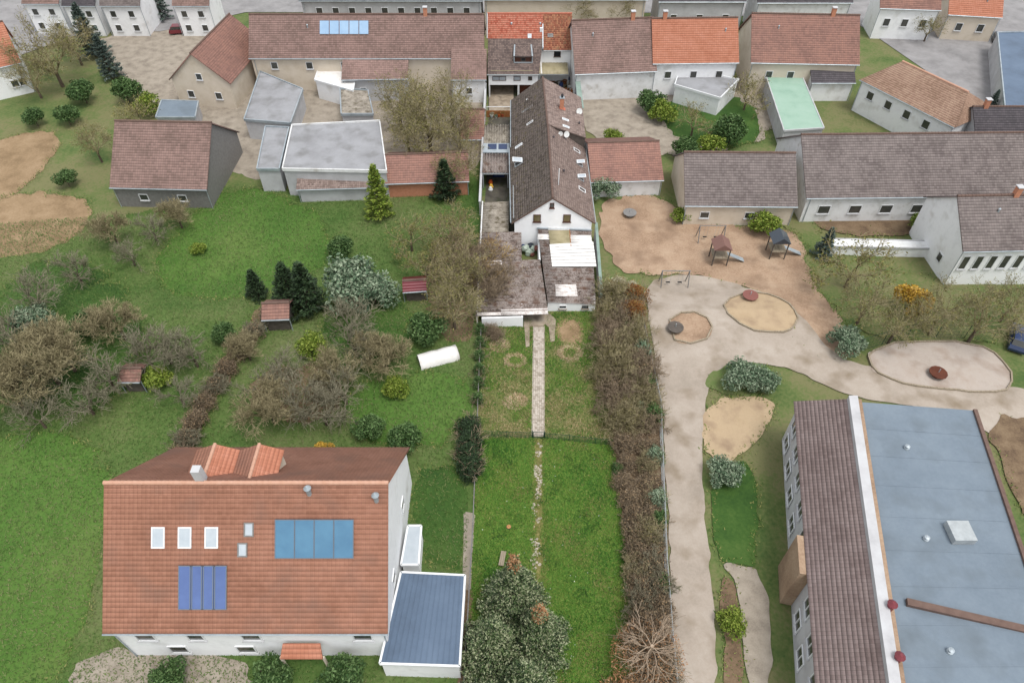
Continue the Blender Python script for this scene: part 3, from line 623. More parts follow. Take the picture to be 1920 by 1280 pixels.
for q, m in ((FL, 0), (FR, 1)):                       # barge boards on the front gable
    a = Vector(q[0]); b = Vector(q[3]); d = (b - a).normalized(); MB().obox((a + b) / 2 + Vector((0, -.03, -.06)), d, (0, 1, 0), d.cross(Vector((0, 1, 0))), (b - a).length, .04, .16).build('barge_board', 'tile_ridge', house)
nFL = slope_normal(FL[0], FL[1], FL[3]); nFR = slope_normal(FR[0], FR[1], FR[3]); nBL = slope_normal(BL[0], BL[1], BL[3]); nBR = slope_normal(BR[0], BR[1], BR[3])
dL = (Vector(FL[0]) - Vector(FL[3])).normalized(); dR = (Vector(FR[0]) - Vector(FR[3])).normalized(); dBL = (Vector(BL[0]) - Vector(BL[3])).normalized(); dBR = (Vector(BR[0]) - Vector(BR[3])).normalized()
oFL = lambda x, y: on_plane(x, y, Vector(FL[0]), nFL); oFR = lambda x, y: on_plane(x, y, Vector(FR[0]), nFR)
oBL = lambda x, y: on_plane(x, y, Vector(BL[0]), nBL); oBR = lambda x, y: on_plane(x, y, Vector(BR[0]), nBR)
# skylights
skylight(house, oBL(989, 205), nBL, dBL, .45, 1.9, frame='frame_grey', pane='glass_sky')
skylight(house, oBL(994, 231), nBL, dBL, .45, 1.1, frame='pvc_white', pane='glass')
skylight(house, oFL(973, 274), nFL, dL, .5, 1.2, frame='pvc_white', pane='glass_sky')
skylight(house, oFL(973, 306), nFL, dL, 1.0, 1.3, open_=R(42), frame='zinc')
skylight(house, oBL(989, 187), nBL, dBL, .3, .3, frame='pvc_white')
for x, y in ((1060, 225), (1061, 238)): skylight(house, oBR(x, y), nBR, dBR, .5, 1.0, frame='pvc_white', pane='glass_sky')
skylight(house, oFR(1081, 283), nFR, dR, .75, 1.1, frame='pvc_white')
skylight(house, oFR(1086, 308), nFR, dR, .75, 1.05, open_=R(38), frame='zinc'); skylight(house, oFR(1088, 335), nFR, dR, .75, 1.05, open_=R(38), frame='zinc')
skylight(house, oFR(1091, 356), nFR, dR, .75, 1.1, frame='pvc_white')
# chimney, pipes, vents, antenna
c = oBR(1053, 203); ch = MB().box(c.x - .27, c.x + .27, c.y - .27, c.y + .27, c.z - .5, c.z + 1.55).build('chimney', 'brick_orange', house)
MB().box(c.x - .33, c.x + .33, c.y - .33, c.y + .33, c.z + 1.55, c.z + 1.63).build('cap', 'zinc', ch)
MB().lathe(c + Vector((0, 0, 1.63)), [(.14, 0), (.14, .25), (.24, .3), (.03, .55)], 8).build('cowl', 'black_metal', ch)
MB().obox(c + nBR * .04 - dBR * -.1, dBR.cross(nBR), dBR, nBR, .8, .9, .03).build('flashing', 'tile_ridge_red', ch)
c = oFR(1047, 347); MB().tube(c, c + Vector((0, 0, 2.3)), .06, .06, 8).build('vent_pipe', 'pvc_white', house)
for x, y, pl in ((1057, 323, 0), (1038, 260, 0), (1086, 233, 1)):
    c = (oBR if pl else oFR)(x, y); MB().lathe(c, [(.1, -.1), (.1, .25), (.18, .28), (.05, .4)], 8).build('roof_vent', 'tile_dark', house)
def dish(root, c, aim, r=.4, name='satellite_dish'):
    aim = Vector(aim).normalized(); a = aim.orthogonal().normalized(); b = aim.cross(a); mb = MB(); k = 14; c = Vector(c)
    rings = [(0, 0), (.4, .03), (.75, .1), (1, .18)]
    for rr, dd in rings:
        for i in range(k): t = 6.2832 * i / k; mb.v.append(c + (a * math.cos(t) + b * math.sin(t)) * r * max(rr, .02) + aim * r * dd)
    for q in range(3):
        for i in range(k): j = (i + 1) % k; mb.f.append((q * k + i, q * k + j, (q + 1) * k + j, (q + 1) * k + i))
    d = mb.build(name, 'plastic_white', root, True); MB().tube(c + aim * .02 - Vector((0, 0, r)), c + aim * r * .9, .02).build('arm', 'galvanised', d)
    MB().tube(c - aim * .05, c - aim * .05 - Vector((0, 0, .9)), .03).build('mast', 'galvanised', d)
    return d
c = oFR(1060, 262); c = P(1062, 252, 5.3)
dish(house, c, (.5, -1, .45), .42); dish(house, c + Vector((-.75, .1, .05)), (-.4, -1, .4), .32)
c = P(1086, 209, 4.8); dish(house, c, (.3, -1, .5), .45)
# gable windows
for x, y, w, h, pn in ((1035, 385, .52, .72, 'glass'), (1007, 409, .92, 1.08, 'glass_olive'), (1063, 409, .92, 1.08, 'glass_olive')):
    d = ray(x, y); t = YF / d.y; window(house, (d.x * t, YF, CAM_H + d.z * t), (1, 0, 0), (0, -1, 0), w, h, 'frame_brown', pn, sill='frame_brown')
# gutters and snow guard
mb = MB().tube((HX0 - .34, YF, ZE - .22), (-.4, YK, ZE - .22), .07, k=8); mb.build('gutter', 'zinc', house)
MB().tube((-.2, YK + .1, ZE - .14), (-.2, YB, ZE - .14), .07, k=8).build('gutter', 'zinc', house)
MB().tube((HX1 + .38, YF, ZE - .25), (10.18, YK - .2, ZE - .35), .07, k=8).build('gutter', 'galvanised', house)
a = oFL(964, 350); b = oFL(965, 411); MB().tube(a + nFL * .2, b + nFL * .2, .05).build('snow_guard', 'galvanised', house)

# ================================================================== SHEDS BETWEEN HOUSE AND GARDEN
Z1 = 1.35
sh = thing('garden_shed', 'white walled shed with corrugated roof and large white roof sheets', 'shed', (6.5, 62, gz(62)))
A = Vector((3.15, 69.45, 1.75)); Bq = Vector((9.75, 69.45, 1.45)); Cq = Vector((9.35, 56.8, 1.1)); Dq = Vector((3.95, 56.8, 1.4))
# corrugations run sideways, down to the right: waves repeat along the length
corr_plane('corrugated_roof', Dq, A, Bq, Cq, 'eternit', sh, pitch=.5, amp=.13)
nS = slope_normal(A, Bq, Dq); oS = lambda x, y: on_plane(x, y, A, nS)
def sheet(px, mat, lift, pitch=.42, amp=.05, name='roof_sheet'):
    q = [oS(*p) for p in px]           # near-left, far-left, far-right, near-right
    return corr_plane(name, q[0], q[1], q[2], q[3], mat, sh, pitch=pitch, amp=amp, lift=lift)
def strips(px, k, mat, lift):
    nl, fl, fr, nr2 = [oS(*p) for p in px]
    for i in range(k):
        a, b = (i + .06) / k, (i + .94) / k; q_ = [nl.lerp(fl, a), nl.lerp(fl, b), nr2.lerp(fr, b), nr2.lerp(fr, a)]
        MB().prism([p + nS * (lift + random.uniform(0, .02)) for p in q_], nS * .03).build('roof_sheet', mat, sh)
strips([(1035, 502), (1030, 460), (1112, 455), (1118, 502)], 7, 'sheet_white', .15)
sheet([(1070, 456), (1069, 443), (1108, 443), (1110, 456)], 'sheet_white', .16, .6, .06)
sheet([(1031, 460), (1028, 434), (1067, 434), (1069, 460)], 'sheet_tan', .17, .4, .02)
sheet([(1028, 433), (1027, 426), (1067, 427), (1067, 433)], 'sheet_white', .16, .6, .06)
sheet([(1008, 450), (1008, 440), (1029, 440), (1030, 450)], 'sheet_white', .08, .42, .09)
sheet([(1042, 556), (1041, 534), (1080, 534), (1083, 556)], 'sheet_grime', .07, .42, .1)
MB().obox(oS(1069, 447) + nS * .14, (0, 1, 0), (1, 0, 0), nS, 3.2, .09, .05).build('batten', 'wood_orange', sh)
MB().prism([(3.05, 69.4, 1.75), (9.8, 69.4, 1.45), (9.8, 69.4, 1.62), (3.05, 69.4, 1.92)], (0, .17, 0)).build('flashing', 'zinc', sh)
# walls
mb = MB(); mb.prism([(3.98, 56.9, -.4), (9.3, 56.9, -.4), (9.3, 56.9, 1.05), (3.98, 56.9, 1.34)], (0, .2, 0)); wl_ = mb.build('wall', 'render_fresh', sh)
MB().prism([(9.3, 57.1, -1.8), (9.7, 69.4, -1.8), (9.7, 69.4, 1.0), (9.3, 57.1, 1.05)], (-.18, 0, 0)).build('wall', 'render_aged', sh)
MB().prism([(3.2, 64.2, -1.8), (3.2, 69.4, -1.8), (3.2, 69.4, 1.25), (3.2, 64.2, 1.25)], (.18, 0, 0)).build('wall', 'render_white', sh)
for x, y, w, h in ((1055, 575, .8, .5), (1097, 575, .72, .5)):
    d = ray(x, y); t = 56.9 / d.y; f = window(sh, (d.x * t, 56.9, CAM_H + d.z * t), (1, 0, 0), (0, -1, 0), w, h, 'render_white' if x < 1080 else 'frame_grey', 'black_metal', sill='concrete', fw=.05)
    for i in (-1, 0, 1): MB().box(d.x * t + i * .14 - .012, d.x * t + i * .14 + .012, 56.83, 56.85, CAM_H + d.z * t - h * .36, CAM_H + d.z * t + h * .36).build('bar', 'galvanised', f)
# left shed, roof falling to the left
s2 = thing('old_lean_to', 'old brown corrugated shed roof overgrown by bare twigs on left', 'shed', (0, 60, gz(60)))
XL = -4.0
a0 = Vector((XL, 54.6, 1.45)); a1 = Vector((4.05, 54.6, 1.75)); 
n2 = slope_normal(a0, a1, (XL, 64.0, 1.15))
zz = lambda x, y: a0.z - ((x - a0.x) * n2.x + (y - a0.y) * n2.y) / n2.z
q = lambda x, y: Vector((x, y, zz(x, y)))
corr_plane('corrugated_roof', q(XL, 54.6), q(XL, 64.1), q(3.3, 64.1), q(3.95, 54.6), 'eternit', s2, pitch=.5, amp=.13)
corr_plane('corrugated_roof', q(XL, 64.13), q(XL, 69.7), q(1.15, 69.7), q(1.15, 64.13), 'eternit', s2, pitch=.5, amp=.13)
corr_plane('corrugated_roof', q(XL, 69.73), q(XL, 76.3), q(-.42, 76.3), q(-.42, 69.73), 'eternit_pale', s2, pitch=.5, amp=.13)
def sheet2(x0, x1, y0, y1, mat, lift): return corr_plane('roof_sheet', q(x0, y0), q(x0, y1), q(x1, y1), q(x1, y0), mat, s2, pitch=.42, amp=.1, lift=lift)
sheet2(-1.2, 3.9, 54.62, 55.7, 'sheet_grime', .05); sheet2(-3.8, -1.2, 54.62, 55.1, 'sheet_grime', .05); sheet2(-3.7, -1.2, 63.3, 64.3, 'sheet_grime', .06)
MB().prism([(-3.3, 54.42, -.4), (1.2, 54.42, -.4), (1.2, 54.42, 1.5), (-3.3, 54.42, 1.32)], (0, .2, 0)).build('wall', 'render_fresh', s2)
MB().prism([(1.15, 54.63, -.4), (1.15, 56.7, -.4), (1.15, 56.7, 1.5), (1.15, 54.63, 1.5)], (-.15, 0, 0)).build('wall', 'render_aged', s2)
MB().prism([(1.16, 56.6, -.4), (3.95, 56.6, -.4), (3.95, 56.6, 1.6), (1.16, 56.6, 1.6)], (0, .15, 0)).build('wall', 'wood_dark', s2)
MB().prism([(XL + .1, 54.9, -1.8), (XL + .1, 76.2, -1.8), (XL + .1, 76.2, 1.0), (XL + .1, 54.9, 1.35)], (.15, 0, 0)).build('wall', 'render_aged', s2)
MB().prism([(1.14, 64.2, -1.8), (1.14, 69.4, -1.8), (1.14, 69.4, 1.1), (1.14, 64.2, 1.1)], (-.15, 0, 0)).build('wall', 'render_white', s2)
MB().prism([(1.2, 64.05, -1.8), (3.2, 64.05, -1.8), (3.2, 64.05, 1.1), (1.2, 64.05, 1.1)], (0, -.12, 0)).build('wall', 'concrete_dark', s2)
# boundary wall on the right of sheds, grey coping
bw = thing('boundary_wall', 'narrow grey boundary wall along right side of shed roofs', 'wall', (10.2, 63, gz(63)))
MB().prism([(10.0, 58.5, -.6), (10.45, 71.5, -1.8), (10.45, 71.5, 1.0), (10.0, 58.5, .95)], (.22, 0, 0)).build('masonry', 'render_grey', bw)
MB().prism([(9.95, 58.4, .96), (10.4, 71.6, 1.01), (10.75, 71.6, 1.01), (10.3, 58.4, .96)], (0, 0, .08)).build('coping', 'copper_green', bw)
# courtyard junk
jc = G(991, 468)
def bag(name, label, cat, p, r, mat, seed, sz=1.0, group=None):
    p = Vector(p); o = MB().blob((0, 0, r * sz * .8), r, r, r * sz, seed, .22).build(name, mat); o.location = p; return tag(o, label, cat, group)
for i, (dx, dy, r, m, nm, lb, ct) in enumerate([(-.55, .5, .42, 'plastic_sage', 'sack', 'pale sage sack leftmost of heap in the small courtyard', 'sack'), (-.1, .25, .45, 'plastic_sage', 'sack', 'front pale sage sack in the middle of courtyard heap', 'sack'), (.1, .85, .4, 'plastic_navy', 'sack', 'dark navy sack against white wall in the courtyard', 'sack'),
        (.45, .5, .36, 'plastic_sage', 'sack', 'pale sage sack beside the red bag in courtyard', 'sack'), (.85, .55, .34, 'plastic_red', 'bag', 'bright red bag on right of courtyard heap', 'bag'), (.3, .0, .26, 'plastic_red', 'bag', 'small red bag at front of courtyard heap', 'bag'), (-.85, .9, .3, 'plastic_blue', 'sack', 'small blue grey sack in far left courtyard corner', 'sack')]):
    bag(nm, lb, ct, (2.2 + dx * .95, 68.25 + dy * .9, ZG + (.45 if dy > .4 else 0)), r * 1.15, m, i)

# ================================================================== LEFT SIDE OF THE HOUSE: carport roofs, terrace
X0, X1 = -4.05, -.45
lr = thing('side_roof', 'striped grey corrugated side roof with glazed step left of house', 'carport roof', (-2, 86, ZG))
zc = 1.2
pA = P(917, 234, zc); pB = P(917, 271, zc); pC = P(917, 286, zc); pD = P(917, 322, zc)
corr_plane('corrugated_roof', (X0, pB.y, zc), (-.25, pB.y, zc), (-.25, pA.y, zc), (X0, pA.y, zc), 'eternit_pale', lr, pitch=.38, amp=.1)
corr_plane('corrugated_roof', (X0, pD.y, zc - .15), (X1, pD.y, zc - .15), (X1, pC.y, zc - .15), (X0, pC.y, zc - .15), 'eternit', lr, pitch=.38, amp=.1)
MB().prism([(X0, pC.y + .05, zc - .15), (X1 + .1, pC.y + .05, zc - .15), (X1 + .1, pB.y - .02, zc + .1), (X0, pB.y - .02, zc + .1)], (0, 0, .12)).build('glazed_step', 'zinc', lr)
g0, g1 = pC.y, pB.y
for cx in (-2.8, -1.3):
    mb = MB().prism([(cx - .62, g0 + (g1 - g0) * .35, zc + .075), (cx + .62, g0 + (g1 - g0) * .35, zc + .075), (cx + .62, g0 + (g1 - g0) * .9, zc + .21), (cx - .62, g0 + (g1 - g0) * .9, zc + .21)], (0, 0, .02)); mb.build('pane', 'car_blue', lr)
for y in (pA.y - .1, pB.y + .1, pD.y + .1):
    for x in (X0 + .12, X1 - .12): MB().box(x - .06, x + .06, y - .06, y + .06, ZG, zc - .25).build('post', 'galvanised', lr)
MB().box(X0, X1, pD.y - .06, pD.y + .06, zc - .42, zc - .24).build('fascia', 'galvanised', lr)
bl = thing('yard_wall', 'long pale boundary wall on left of the house yard', 'wall', (-4.2, 96, ZG))
MB().prism([(-4.3, 76.4, ZG - .2), (-4.35, 108, ZG - .2), (-4.35, 108, .9), (-4.3, 76.4, .8)], (.18, 0, 0)).build('masonry', 'render_grey', bl)
MB().prism([(-4.35, 76.3, .82), (-4.4, 108, .92), (-4.08, 108, .92), (-4.03, 76.3, .82)], (0, 0, .06)).build('coping', 'render_grey', bl)
# dark yard with toys
for i, (x, y, m, lb) in enumerate([(920, 344, 'plastic_orange', 'orange toy on the dark yard by pale wall'), (921, 352, 'plastic_yellow', 'yellow toy on the dark yard by pale wall'), (920, 357, 'plastic_white', 'white toy on the dark yard by pale wall')]):
    p = P(x, y, ZG); o = MB().lathe((0, 0, 0), [(.28, 0), (.34, .18), (.2, .42), (.22, .5), (.08, .62)], 9).build('toy', m); o.location = (p.x, p.y, ZG); tag(o, lb, 'toy')
p = P(935, 330, ZG); o = MB().box(-.8, .8, -.35, .35, 0, .45).box(-.7, .7, -.2, .2, .45, .6).build('storage_box', 'plastic_blue'); o.location = (p.x, p.y, ZG); tag(o, 'blue storage box in shade under side roof edge', 'box')
# terrace: plank fence, beam, pots
fy = P(940, 208, -.4).y
pf = thing('plank_fence', 'low orange brown plank fence across the terrace', 'fence', (-2, fy, ZG))
for i in range(24):
    x = -4.0 + i * .158; MB().box(x, x + .148, fy - .015, fy + .015, ZG + .05, -.35 + random.uniform(-.02, .02)).build('plank', 'wood_orange', pf)
MB().box(-4.02, -.2, fy + .018, fy + .06, -.7, -.6).build('rail', 'wood_orange', pf)
by = P(940, 200, -.2).y
bm_ = thing('canopy_rail', 'white horizontal rail above the terrace paving', 'rail', (-2, by, ZG)); MB().tube((-4.0, by, -.25), (-.2, by, -.25), .06).build('bar', 'pvc_white', bm_)
for x in (-3.95, -.25): MB().tube((x, by, ZG), (x, by, -.25), .05).build('post', 'pvc_white', bm_)
LEAVES = {}
def pot(px, py, r, mat, leaf, label, seed):
    p = P(px, py, ZG); t = thing('flower_pot', label, 'flower pot', (p.x, p.y, ZG), 'flower pots below the plank fence')
    MB().lathe(p, [(r * .7, 0), (r, r * 1.5), (r * 1.12, r * 1.5), (r * 1.12, r * 1.75), (r * .9, r * 1.75), (r * .9, r * 1.5)], 10).build('pot', mat, t)
    rn = np.random.default_rng(seed); n = 160; a = rn.uniform(0, 6.28, n); rr = rn.uniform(0, r * 1.3, n); z = rn.uniform(r * 1.5, r * 3, n)
    c = np.stack([p.x + rr * np.cos(a), p.y + rr * np.sin(a), p.z + z], 1); V = (c[:, None, :] + rn.normal(0, .055, (n, 4, 3))).reshape(-1, 3)
    np_mesh('plant', V, np.arange(4 * n).reshape(n, 4), leaf, t)
for i, a in enumerate([(922, 220, .3, 'plastic_white', 'leaf_pale', 'pale flower pot leftmost in row under plank fence'), (928, 218, .26, 'clay_pot', 'leaf_sage', 'clay pot second from left under plank fence'), (935, 219, .3, 'plastic_orange', 'leaf_rust', 'bright orange pot in the middle under plank fence'),
                       (942, 219, .32, 'clay_pot', 'leaf_green', 'large clay pot right of the orange pot'), (930, 222, .2, 'plastic_white', 'leaf_sage', 'small pale pot in front of the clay pots'), (952, 217, .24, 'plastic_white', 'leaf_pale', 'white pot rightmost in row, beside house gutter')]):
    pot(*a, seed=i)

# ================================================================== FRONT HOUSE ON THE STREET
fh = thing('street_house', 'white street house with bright red tiled roof and brown rear roof', 'house', (3, 112, ZG))
XA, XB, XM = -4.0, 9.75, 5.0
YR, ZRR = 117.6, 8.0; YE, ZEE = 113.0, 4.0; YQ, ZQ = 114.45, 5.26; YW, ZW = 107.8, 2.5
roof_plane('roof_slope', (XA, YQ, ZQ), (XM, YQ, ZQ), (XM, YR, ZRR), (XA, YR, ZRR), 'tile_red', fh)
roof_plane('roof_slope', (XM + .004, YE, ZEE), (XB, YE, ZEE), (XB, YR, ZRR), (XM + .004, YR, ZRR), 'tile_red_old', fh, jitter=.01)
roof_plane('roof_slope', (XB, YR + 4.8, ZEE), (XA, YR + 4.8, ZEE), (XA, YR, ZRR), (XB, YR, ZRR), 'tile_red', fh)
roof_plane('roof_slope', (XA + .1, YW, ZW), (4.3, YW, ZW), (XM, YQ + .05, ZQ + .02), (XA + .1, YQ + .05, ZQ + .02), 'tile_brown', fh)
ridge_cap(fh, (XA, YR, ZRR + .02), (XB, YR, ZRR + .02), 'tile_ridge_red')
MB().prism([(XA + .15, YE + .4, ZG), (XB - .15, YE + .4, ZG), (XB - .15, YE + .4, ZEE), (XA + .15, YE + .4, ZEE)], (0, 8.6, 0)).build('wall', 'render_fresh', fh)
MB().prism([(XA + .15, YE + .4, ZEE), (XA + .15, YR + 4.6, ZEE), (XA + .15, YR, ZRR - .2)], (.2, 0, 0)).build('gable', 'render_cream', fh); MB().prism([(XB - .35, YE + .4, ZEE), (XB - .35, YR + 4.6, ZEE), (XB - .35, YR, ZRR - .2)], (.2, 0, 0)).build('gable', 'render_cream', fh)
# upper rear wing hangs over an open carport
MB().box(XA + .25, 4.15, YW + .3, YE + .3, .6, ZW + .05).build('wing_wall', 'render_fresh', fh)
MB().box(XA + .25, XA + .45, YW + .3, YE + .3, ZG, .6).build('carport_wall', 'render_aged', fh)
MB().box(.9, 1.2, YW + .35, YW + .65, ZG, .6).build('post', 'render_aged', fh); MB().box(1.2, 4.15, YW + 1.2, YW + 1.4, ZG, .6).build('garage_door', 'wood_brown', fh)
MB().box(XA + .45, .9, YE + .1, YE + .3, ZG, .6).build('back_wall', 'concrete_dark', fh)
for x, y, w, h, mu in ((936, 147, 2.2, .75, 1), (969.5, 147, 1.1, .75, 0), (994, 147, .62, .62, 0)):
    d = ray(x, y); yy = YW + .3; t = yy / d.y; window(fh, (d.x * t, yy, CAM_H + d.z * t), (1, 0, 0), (0, -1, 0), w, h, 'frame_brown', 'glass_sky' if x < 990 else 'glass', mull=mu)
# right rear wall with window
d = ray(1045, 101); t = (YE + .4) / d.y; window(fh, (d.x * t, YE + .4, CAM_H + d.z * t), (1, 0, 0), (0, -1, 0), 1.1, 1.0, 'frame_brown', 'black_metal', sill='frame_grey')
# dormer on the brown roof
nW = slope_normal((XA, YW, ZW), (4, YW, ZW), (XA, YQ, ZQ)); oW = lambda x, y: on_plane(x, y, Vector((XA, YW, ZW)), nW)
da = oW(964, 118); db = oW(998, 118); dc = oW(965, 87); dd_ = oW(996, 87)
dz = 1.05
roof_plane('dormer_roof', (da.x, da.y - .1, da.z + dz), (db.x, db.y - .1, db.z + dz), (dd_.x, dd_.y, dd_.z + .1), (dc.x, dc.y, dc.z + .1), 'tile_brown', fh)
MB().prism([(da.x + .12, da.y + .1, da.z - .1), (db.x - .12, db.y + .1, da.z - .1), (db.x - .12, db.y + .1, da.z + dz - .05), (da.x + .12, da.y + .1, da.z + dz - .05)], (0, .15, 0)).build('dormer_face', 'frame_brown', fh)
window(fh, ((da.x + db.x) / 2, da.y + .1, da.z + .5), (1, 0, 0), (0, -1, 0), .75, .6, 'wood_dark', 'black_metal', name='dormer_window')
for a, e, s in ((da, dc, -1), (db, dd_, 1)):
    m0 = Vector((a.x, a.y - .1, a.z + dz + .06)); m1 = Vector((e.x, e.y + .1, e.z + .2)); dv = (m1 - m0).normalized()
    MB().obox((m0 + m1) / 2, dv, (1, 0, 0), dv.cross(Vector((1, 0, 0))), (m1 - m0).length, .22, .08).build('dormer_flashing', 'zinc', fh)
    MB().prism([(a.x - s * .1, a.y, a.z), (a.x - s * .1, a.y, a.z + dz - .05), (e.x - s * .1, e.y, e.z + .05), (e.x - s * .1, e.y, e.z - .05)], (s * .06, 0, 0)).build('dormer_cheek', 'wood_dark', fh)
    MB().box(a.x - .08, a.x + .08, a.y - .1, a.y + .05, a.z, a.z + dz - .1).build('dormer_post', 'zinc', fh)
MB().box(da.x, db.x, da.y - .18, da.y - .02, da.z + .02, da.z + .14).build('dormer_apron', 'zinc', fh)
MB().tube(oW(920, 134.5) + Vector((0, 0, .15)), oW(999, 134.5) + Vector((0, 0, .15)), .05).build('snow_guard', 'sheet_tan', fh)
MB().box(XM - .08, XM + .1, YE, YQ + 1.0, ZEE - .1, ZEE + .4).prism([(XM - .06, YE, ZEE + .05), (XM + .08, YE, ZEE + .05), (XM + .08, YR - 1.5, ZRR - 1.15), (XM - .06, YR - 1.5, ZRR - 1.15)], (0, 0, .12)).build('party_flashing', 'zinc', fh)
nR = slope_normal((XA, YE, ZEE), (XB, YE, ZEE), (XA, YR, ZRR)); oR = lambda x, y: on_plane(x, y, Vector((XA, YE, ZEE)), nR); dnR = Vector((0, YE - YR, ZEE - ZRR)).normalized()
skylight(fh, oR(993, 68), nR, dnR, .6, .7, frame='zinc', pane='glass_sky'); skylight(fh, oR(1032, 67), nR, dnR, .9, .6, frame='frame_grey', pane='glass')
c = oR(1015, 58); MB().box(c.x - .25, c.x + .25, c.y - .2, c.y + .2, c.z - .3, c.z + .5).build('vent_box', 'pvc_white', fh)
for x, y in ((959, 46), (1013, 46)): c = oR(x, y); MB().lathe(c, [(.12, -.1), (.12, .2), (.2, .22), (.05, .35)], 8).build('roof_vent', 'zinc', fh)
MB().tube((4.35, YW + .28, ZG), (4.35, YW + .28, ZW), .06).build('downpipe', 'zinc', fh); MB().tube((XA, YW - .05, ZW - .05), (4.3, YW - .05, ZW - .05), .08, k=8).build('gutter', 'galvanised', fh)
MB().tube((XM + .1, YE - .05, ZEE - .05), (XB, YE - .05, ZEE - .05), .08, k=8).build('gutter', 'galvanised', fh)
MB().tube((XA - .03, YQ, ZQ + .05), (XA - .03, YR, ZRR + .05), .09).build('verge', 'render_grey', fh)
# flat translucent canopy behind
cz = 1.3; cA = P(1005, 139, cz); cB = P(1066, 139, cz); cC = P(1064, 117, cz + .5); cD = P(1004, 117, cz + .5)
cn = thing('yard_canopy', 'flat tan translucent canopy roof behind the street house', 'canopy', ((cA.x + cB.x) / 2, cA.y + 2, ZG))
corr_plane('sheeting', cA, cB, cC, cD, 'sheet_tan', cn, pitch=.6, amp=.02)
for p in (cA, cB): MB().tube((p.x, p.y + .2, ZG), (p.x, p.y + .2, cz - .05), .06).build('post', 'galvanised', cn)
MB().obox((cA + cB) / 2 - Vector((0, 0, .1)), (1, 0, 0), (0, 1, 0), (0, 0, 1), (cB - cA).length, .1, .12).build('beam', 'galvanised', cn)
d_ = (cD - cA); MB().obox(cA.lerp(cB, .17) + d_ / 2 + Vector((0, 0, .06)), d_.normalized(), (1, 0, 0), (0, 0, 1), d_.length, .22, .03).build('strip', 'sheet_white', cn)
# green coping wall on the right of the rear yard
gw = thing('yard_wall', 'tall wall with green copper coping right of the rear yard', 'wall', (10.3, 105, ZG))
for (y0, y1, zt) in ((112.6, 109.2, 2.4), (108.9, 98.6, 1.7)):
    a = 10.25 if y0 > 110 else 10.3; MB().box(a, a + .25, y1, y0, ZG, zt).build('masonry', 'render_white', gw); MB().box(a - .25, a + .55, y1, y0, zt + .002, zt + .1).build('coping', 'copper_green', gw)
# clutter in the rear yard
rn = random.Random(5)
kinds = [('crate', 'wood_orange', 'wooden crate'), ('barrel', 'plastic_blue', 'blue barrel'), ('plank_pile', 'wood_grey', 'grey plank pile'), ('bucket', 'plastic_white', 'white bucket'), ('pallet', 'wood_orange', 'orange brown pallet')]
for i, (x, y, kx) in enumerate([(1034, 152, 4), (1044, 151, 3), (1055, 153, 2), (1069, 154, 1), (1068, 166, 3), (1049, 159, 3), (1056, 162, 2), (1038, 149, 0), (1060, 150, 2), (1072, 165, 4), (1064, 156, 3), (1030, 146, 0), (1040, 147, 4), (1050, 146, 1), (1063, 148, 3), (1046, 155, 2), (1058, 158, 0), (1066, 160, 2), (1036, 158, 2), (1071, 172, 3), (1052, 164, 1), (1062, 168, 4), (1075, 175, 0)]):
    nm, mt, lb = kinds[kx]; p = P(x, y, ZG); mb = MB(); a = rn.uniform(0, 3)
    if nm == 'crate':
        for z in (0, .25, .5): mb.box(-.4, .4, -.3, -.27, z, z + .18).box(-.4, .4, .27, .3, z, z + .18).box(-.4, -.37, -.27, .27, z, z + .18).box(.37, .4, -.27, .27, z, z + .18)
        mb.box(-.4, .4, -.3, .3, -.02, 0)
    elif nm == 'barrel': mb.lathe((0, 0, 0), [(.28, 0), (.32, .3), (.32, .6), (.28, .9), (.24, .9)], 12)
    elif nm == 'plank_pile':
        for q_ in range(6): mb.obox((rn.uniform(-.1, .1), (q_ % 3 - 1) * .2, .05 + .08 * (q_ // 3)), (1, rn.uniform(-.1, .1), 0), (0, 1, 0), (0, 0, 1), 1.6, .16, .06)
    elif nm == 'bucket': mb.lathe((0, 0, 0), [(.2, 0), (.28, .4), (.31, .42), (.26, .42), (.2, .1)], 10)
    else:
        for q_ in range(5): mb.box(-.6, .6, -.4 + q_ * .17, -.29 + q_ * .17, .1, .13)
        for q_ in (-.35, 0, .35): mb.box(q_ - .05, q_ + .05, -.4, .4, 0, .1)
    o = mb.build(nm, mt); o.location = (p.x, p.y, ZG); o.rotation_euler = (0, 0, a); tag(o, lb + ' among the clutter in the rear yard', lb.split()[-1], 'clutter in the rear yard')

# ================================================================== FENCES OF THE PLOT
def mesh_fence(name, label, pts, h, mat, spacing, wires, vstep, post_r, group=None):
    """pts: ground points; posts and wire panels are parts"""
    root = thing(name, label, 'fence', tuple(pts[0]), group)
    for a, b in zip(pts[:-1], pts[1:]):
        L_ = (b - a).length; k = max(1, round(L_ / spacing))
        for i in range(k):
            p = a.lerp(b, i / k); q_ = a.lerp(b, (i + 1) / k)
            MB().tube(p - Vector((0, 0, .1)), p + Vector((0, 0, h + .06)), post_r, k=6).build('post', mat, root)
            mb = MB(); d = (q_ - p); dl = d.length
            for w in range(wires): z = .08 + (h - .1) * w / (wires - 1); mb.tube(p + Vector((0, 0, z)), q_ + Vector((0, 0, z)), .012 if 0 < w < wires - 1 else .024, k=4, cap=False)
            nv = int(dl / vstep)
            for v in range(1, nv): c_ = p + d * (v / nv); mb.tube(c_ + Vector((0, 0, .06)), c_ + Vector((0, 0, h)), .008, k=3, cap=False)
            mb.build('wire_panel', mat, root)
    p = pts[-1]; MB().tube(p - Vector((0, 0, .1)), p + Vector((0, 0, h + .06)), post_r, k=6).build('post', mat, root)
    return root
zf = lambda x, y, h: (lambda p: Vector((p.x, p.y, gz(p.y))))(P(x, y, h + gz(P(x, y, h).y)))
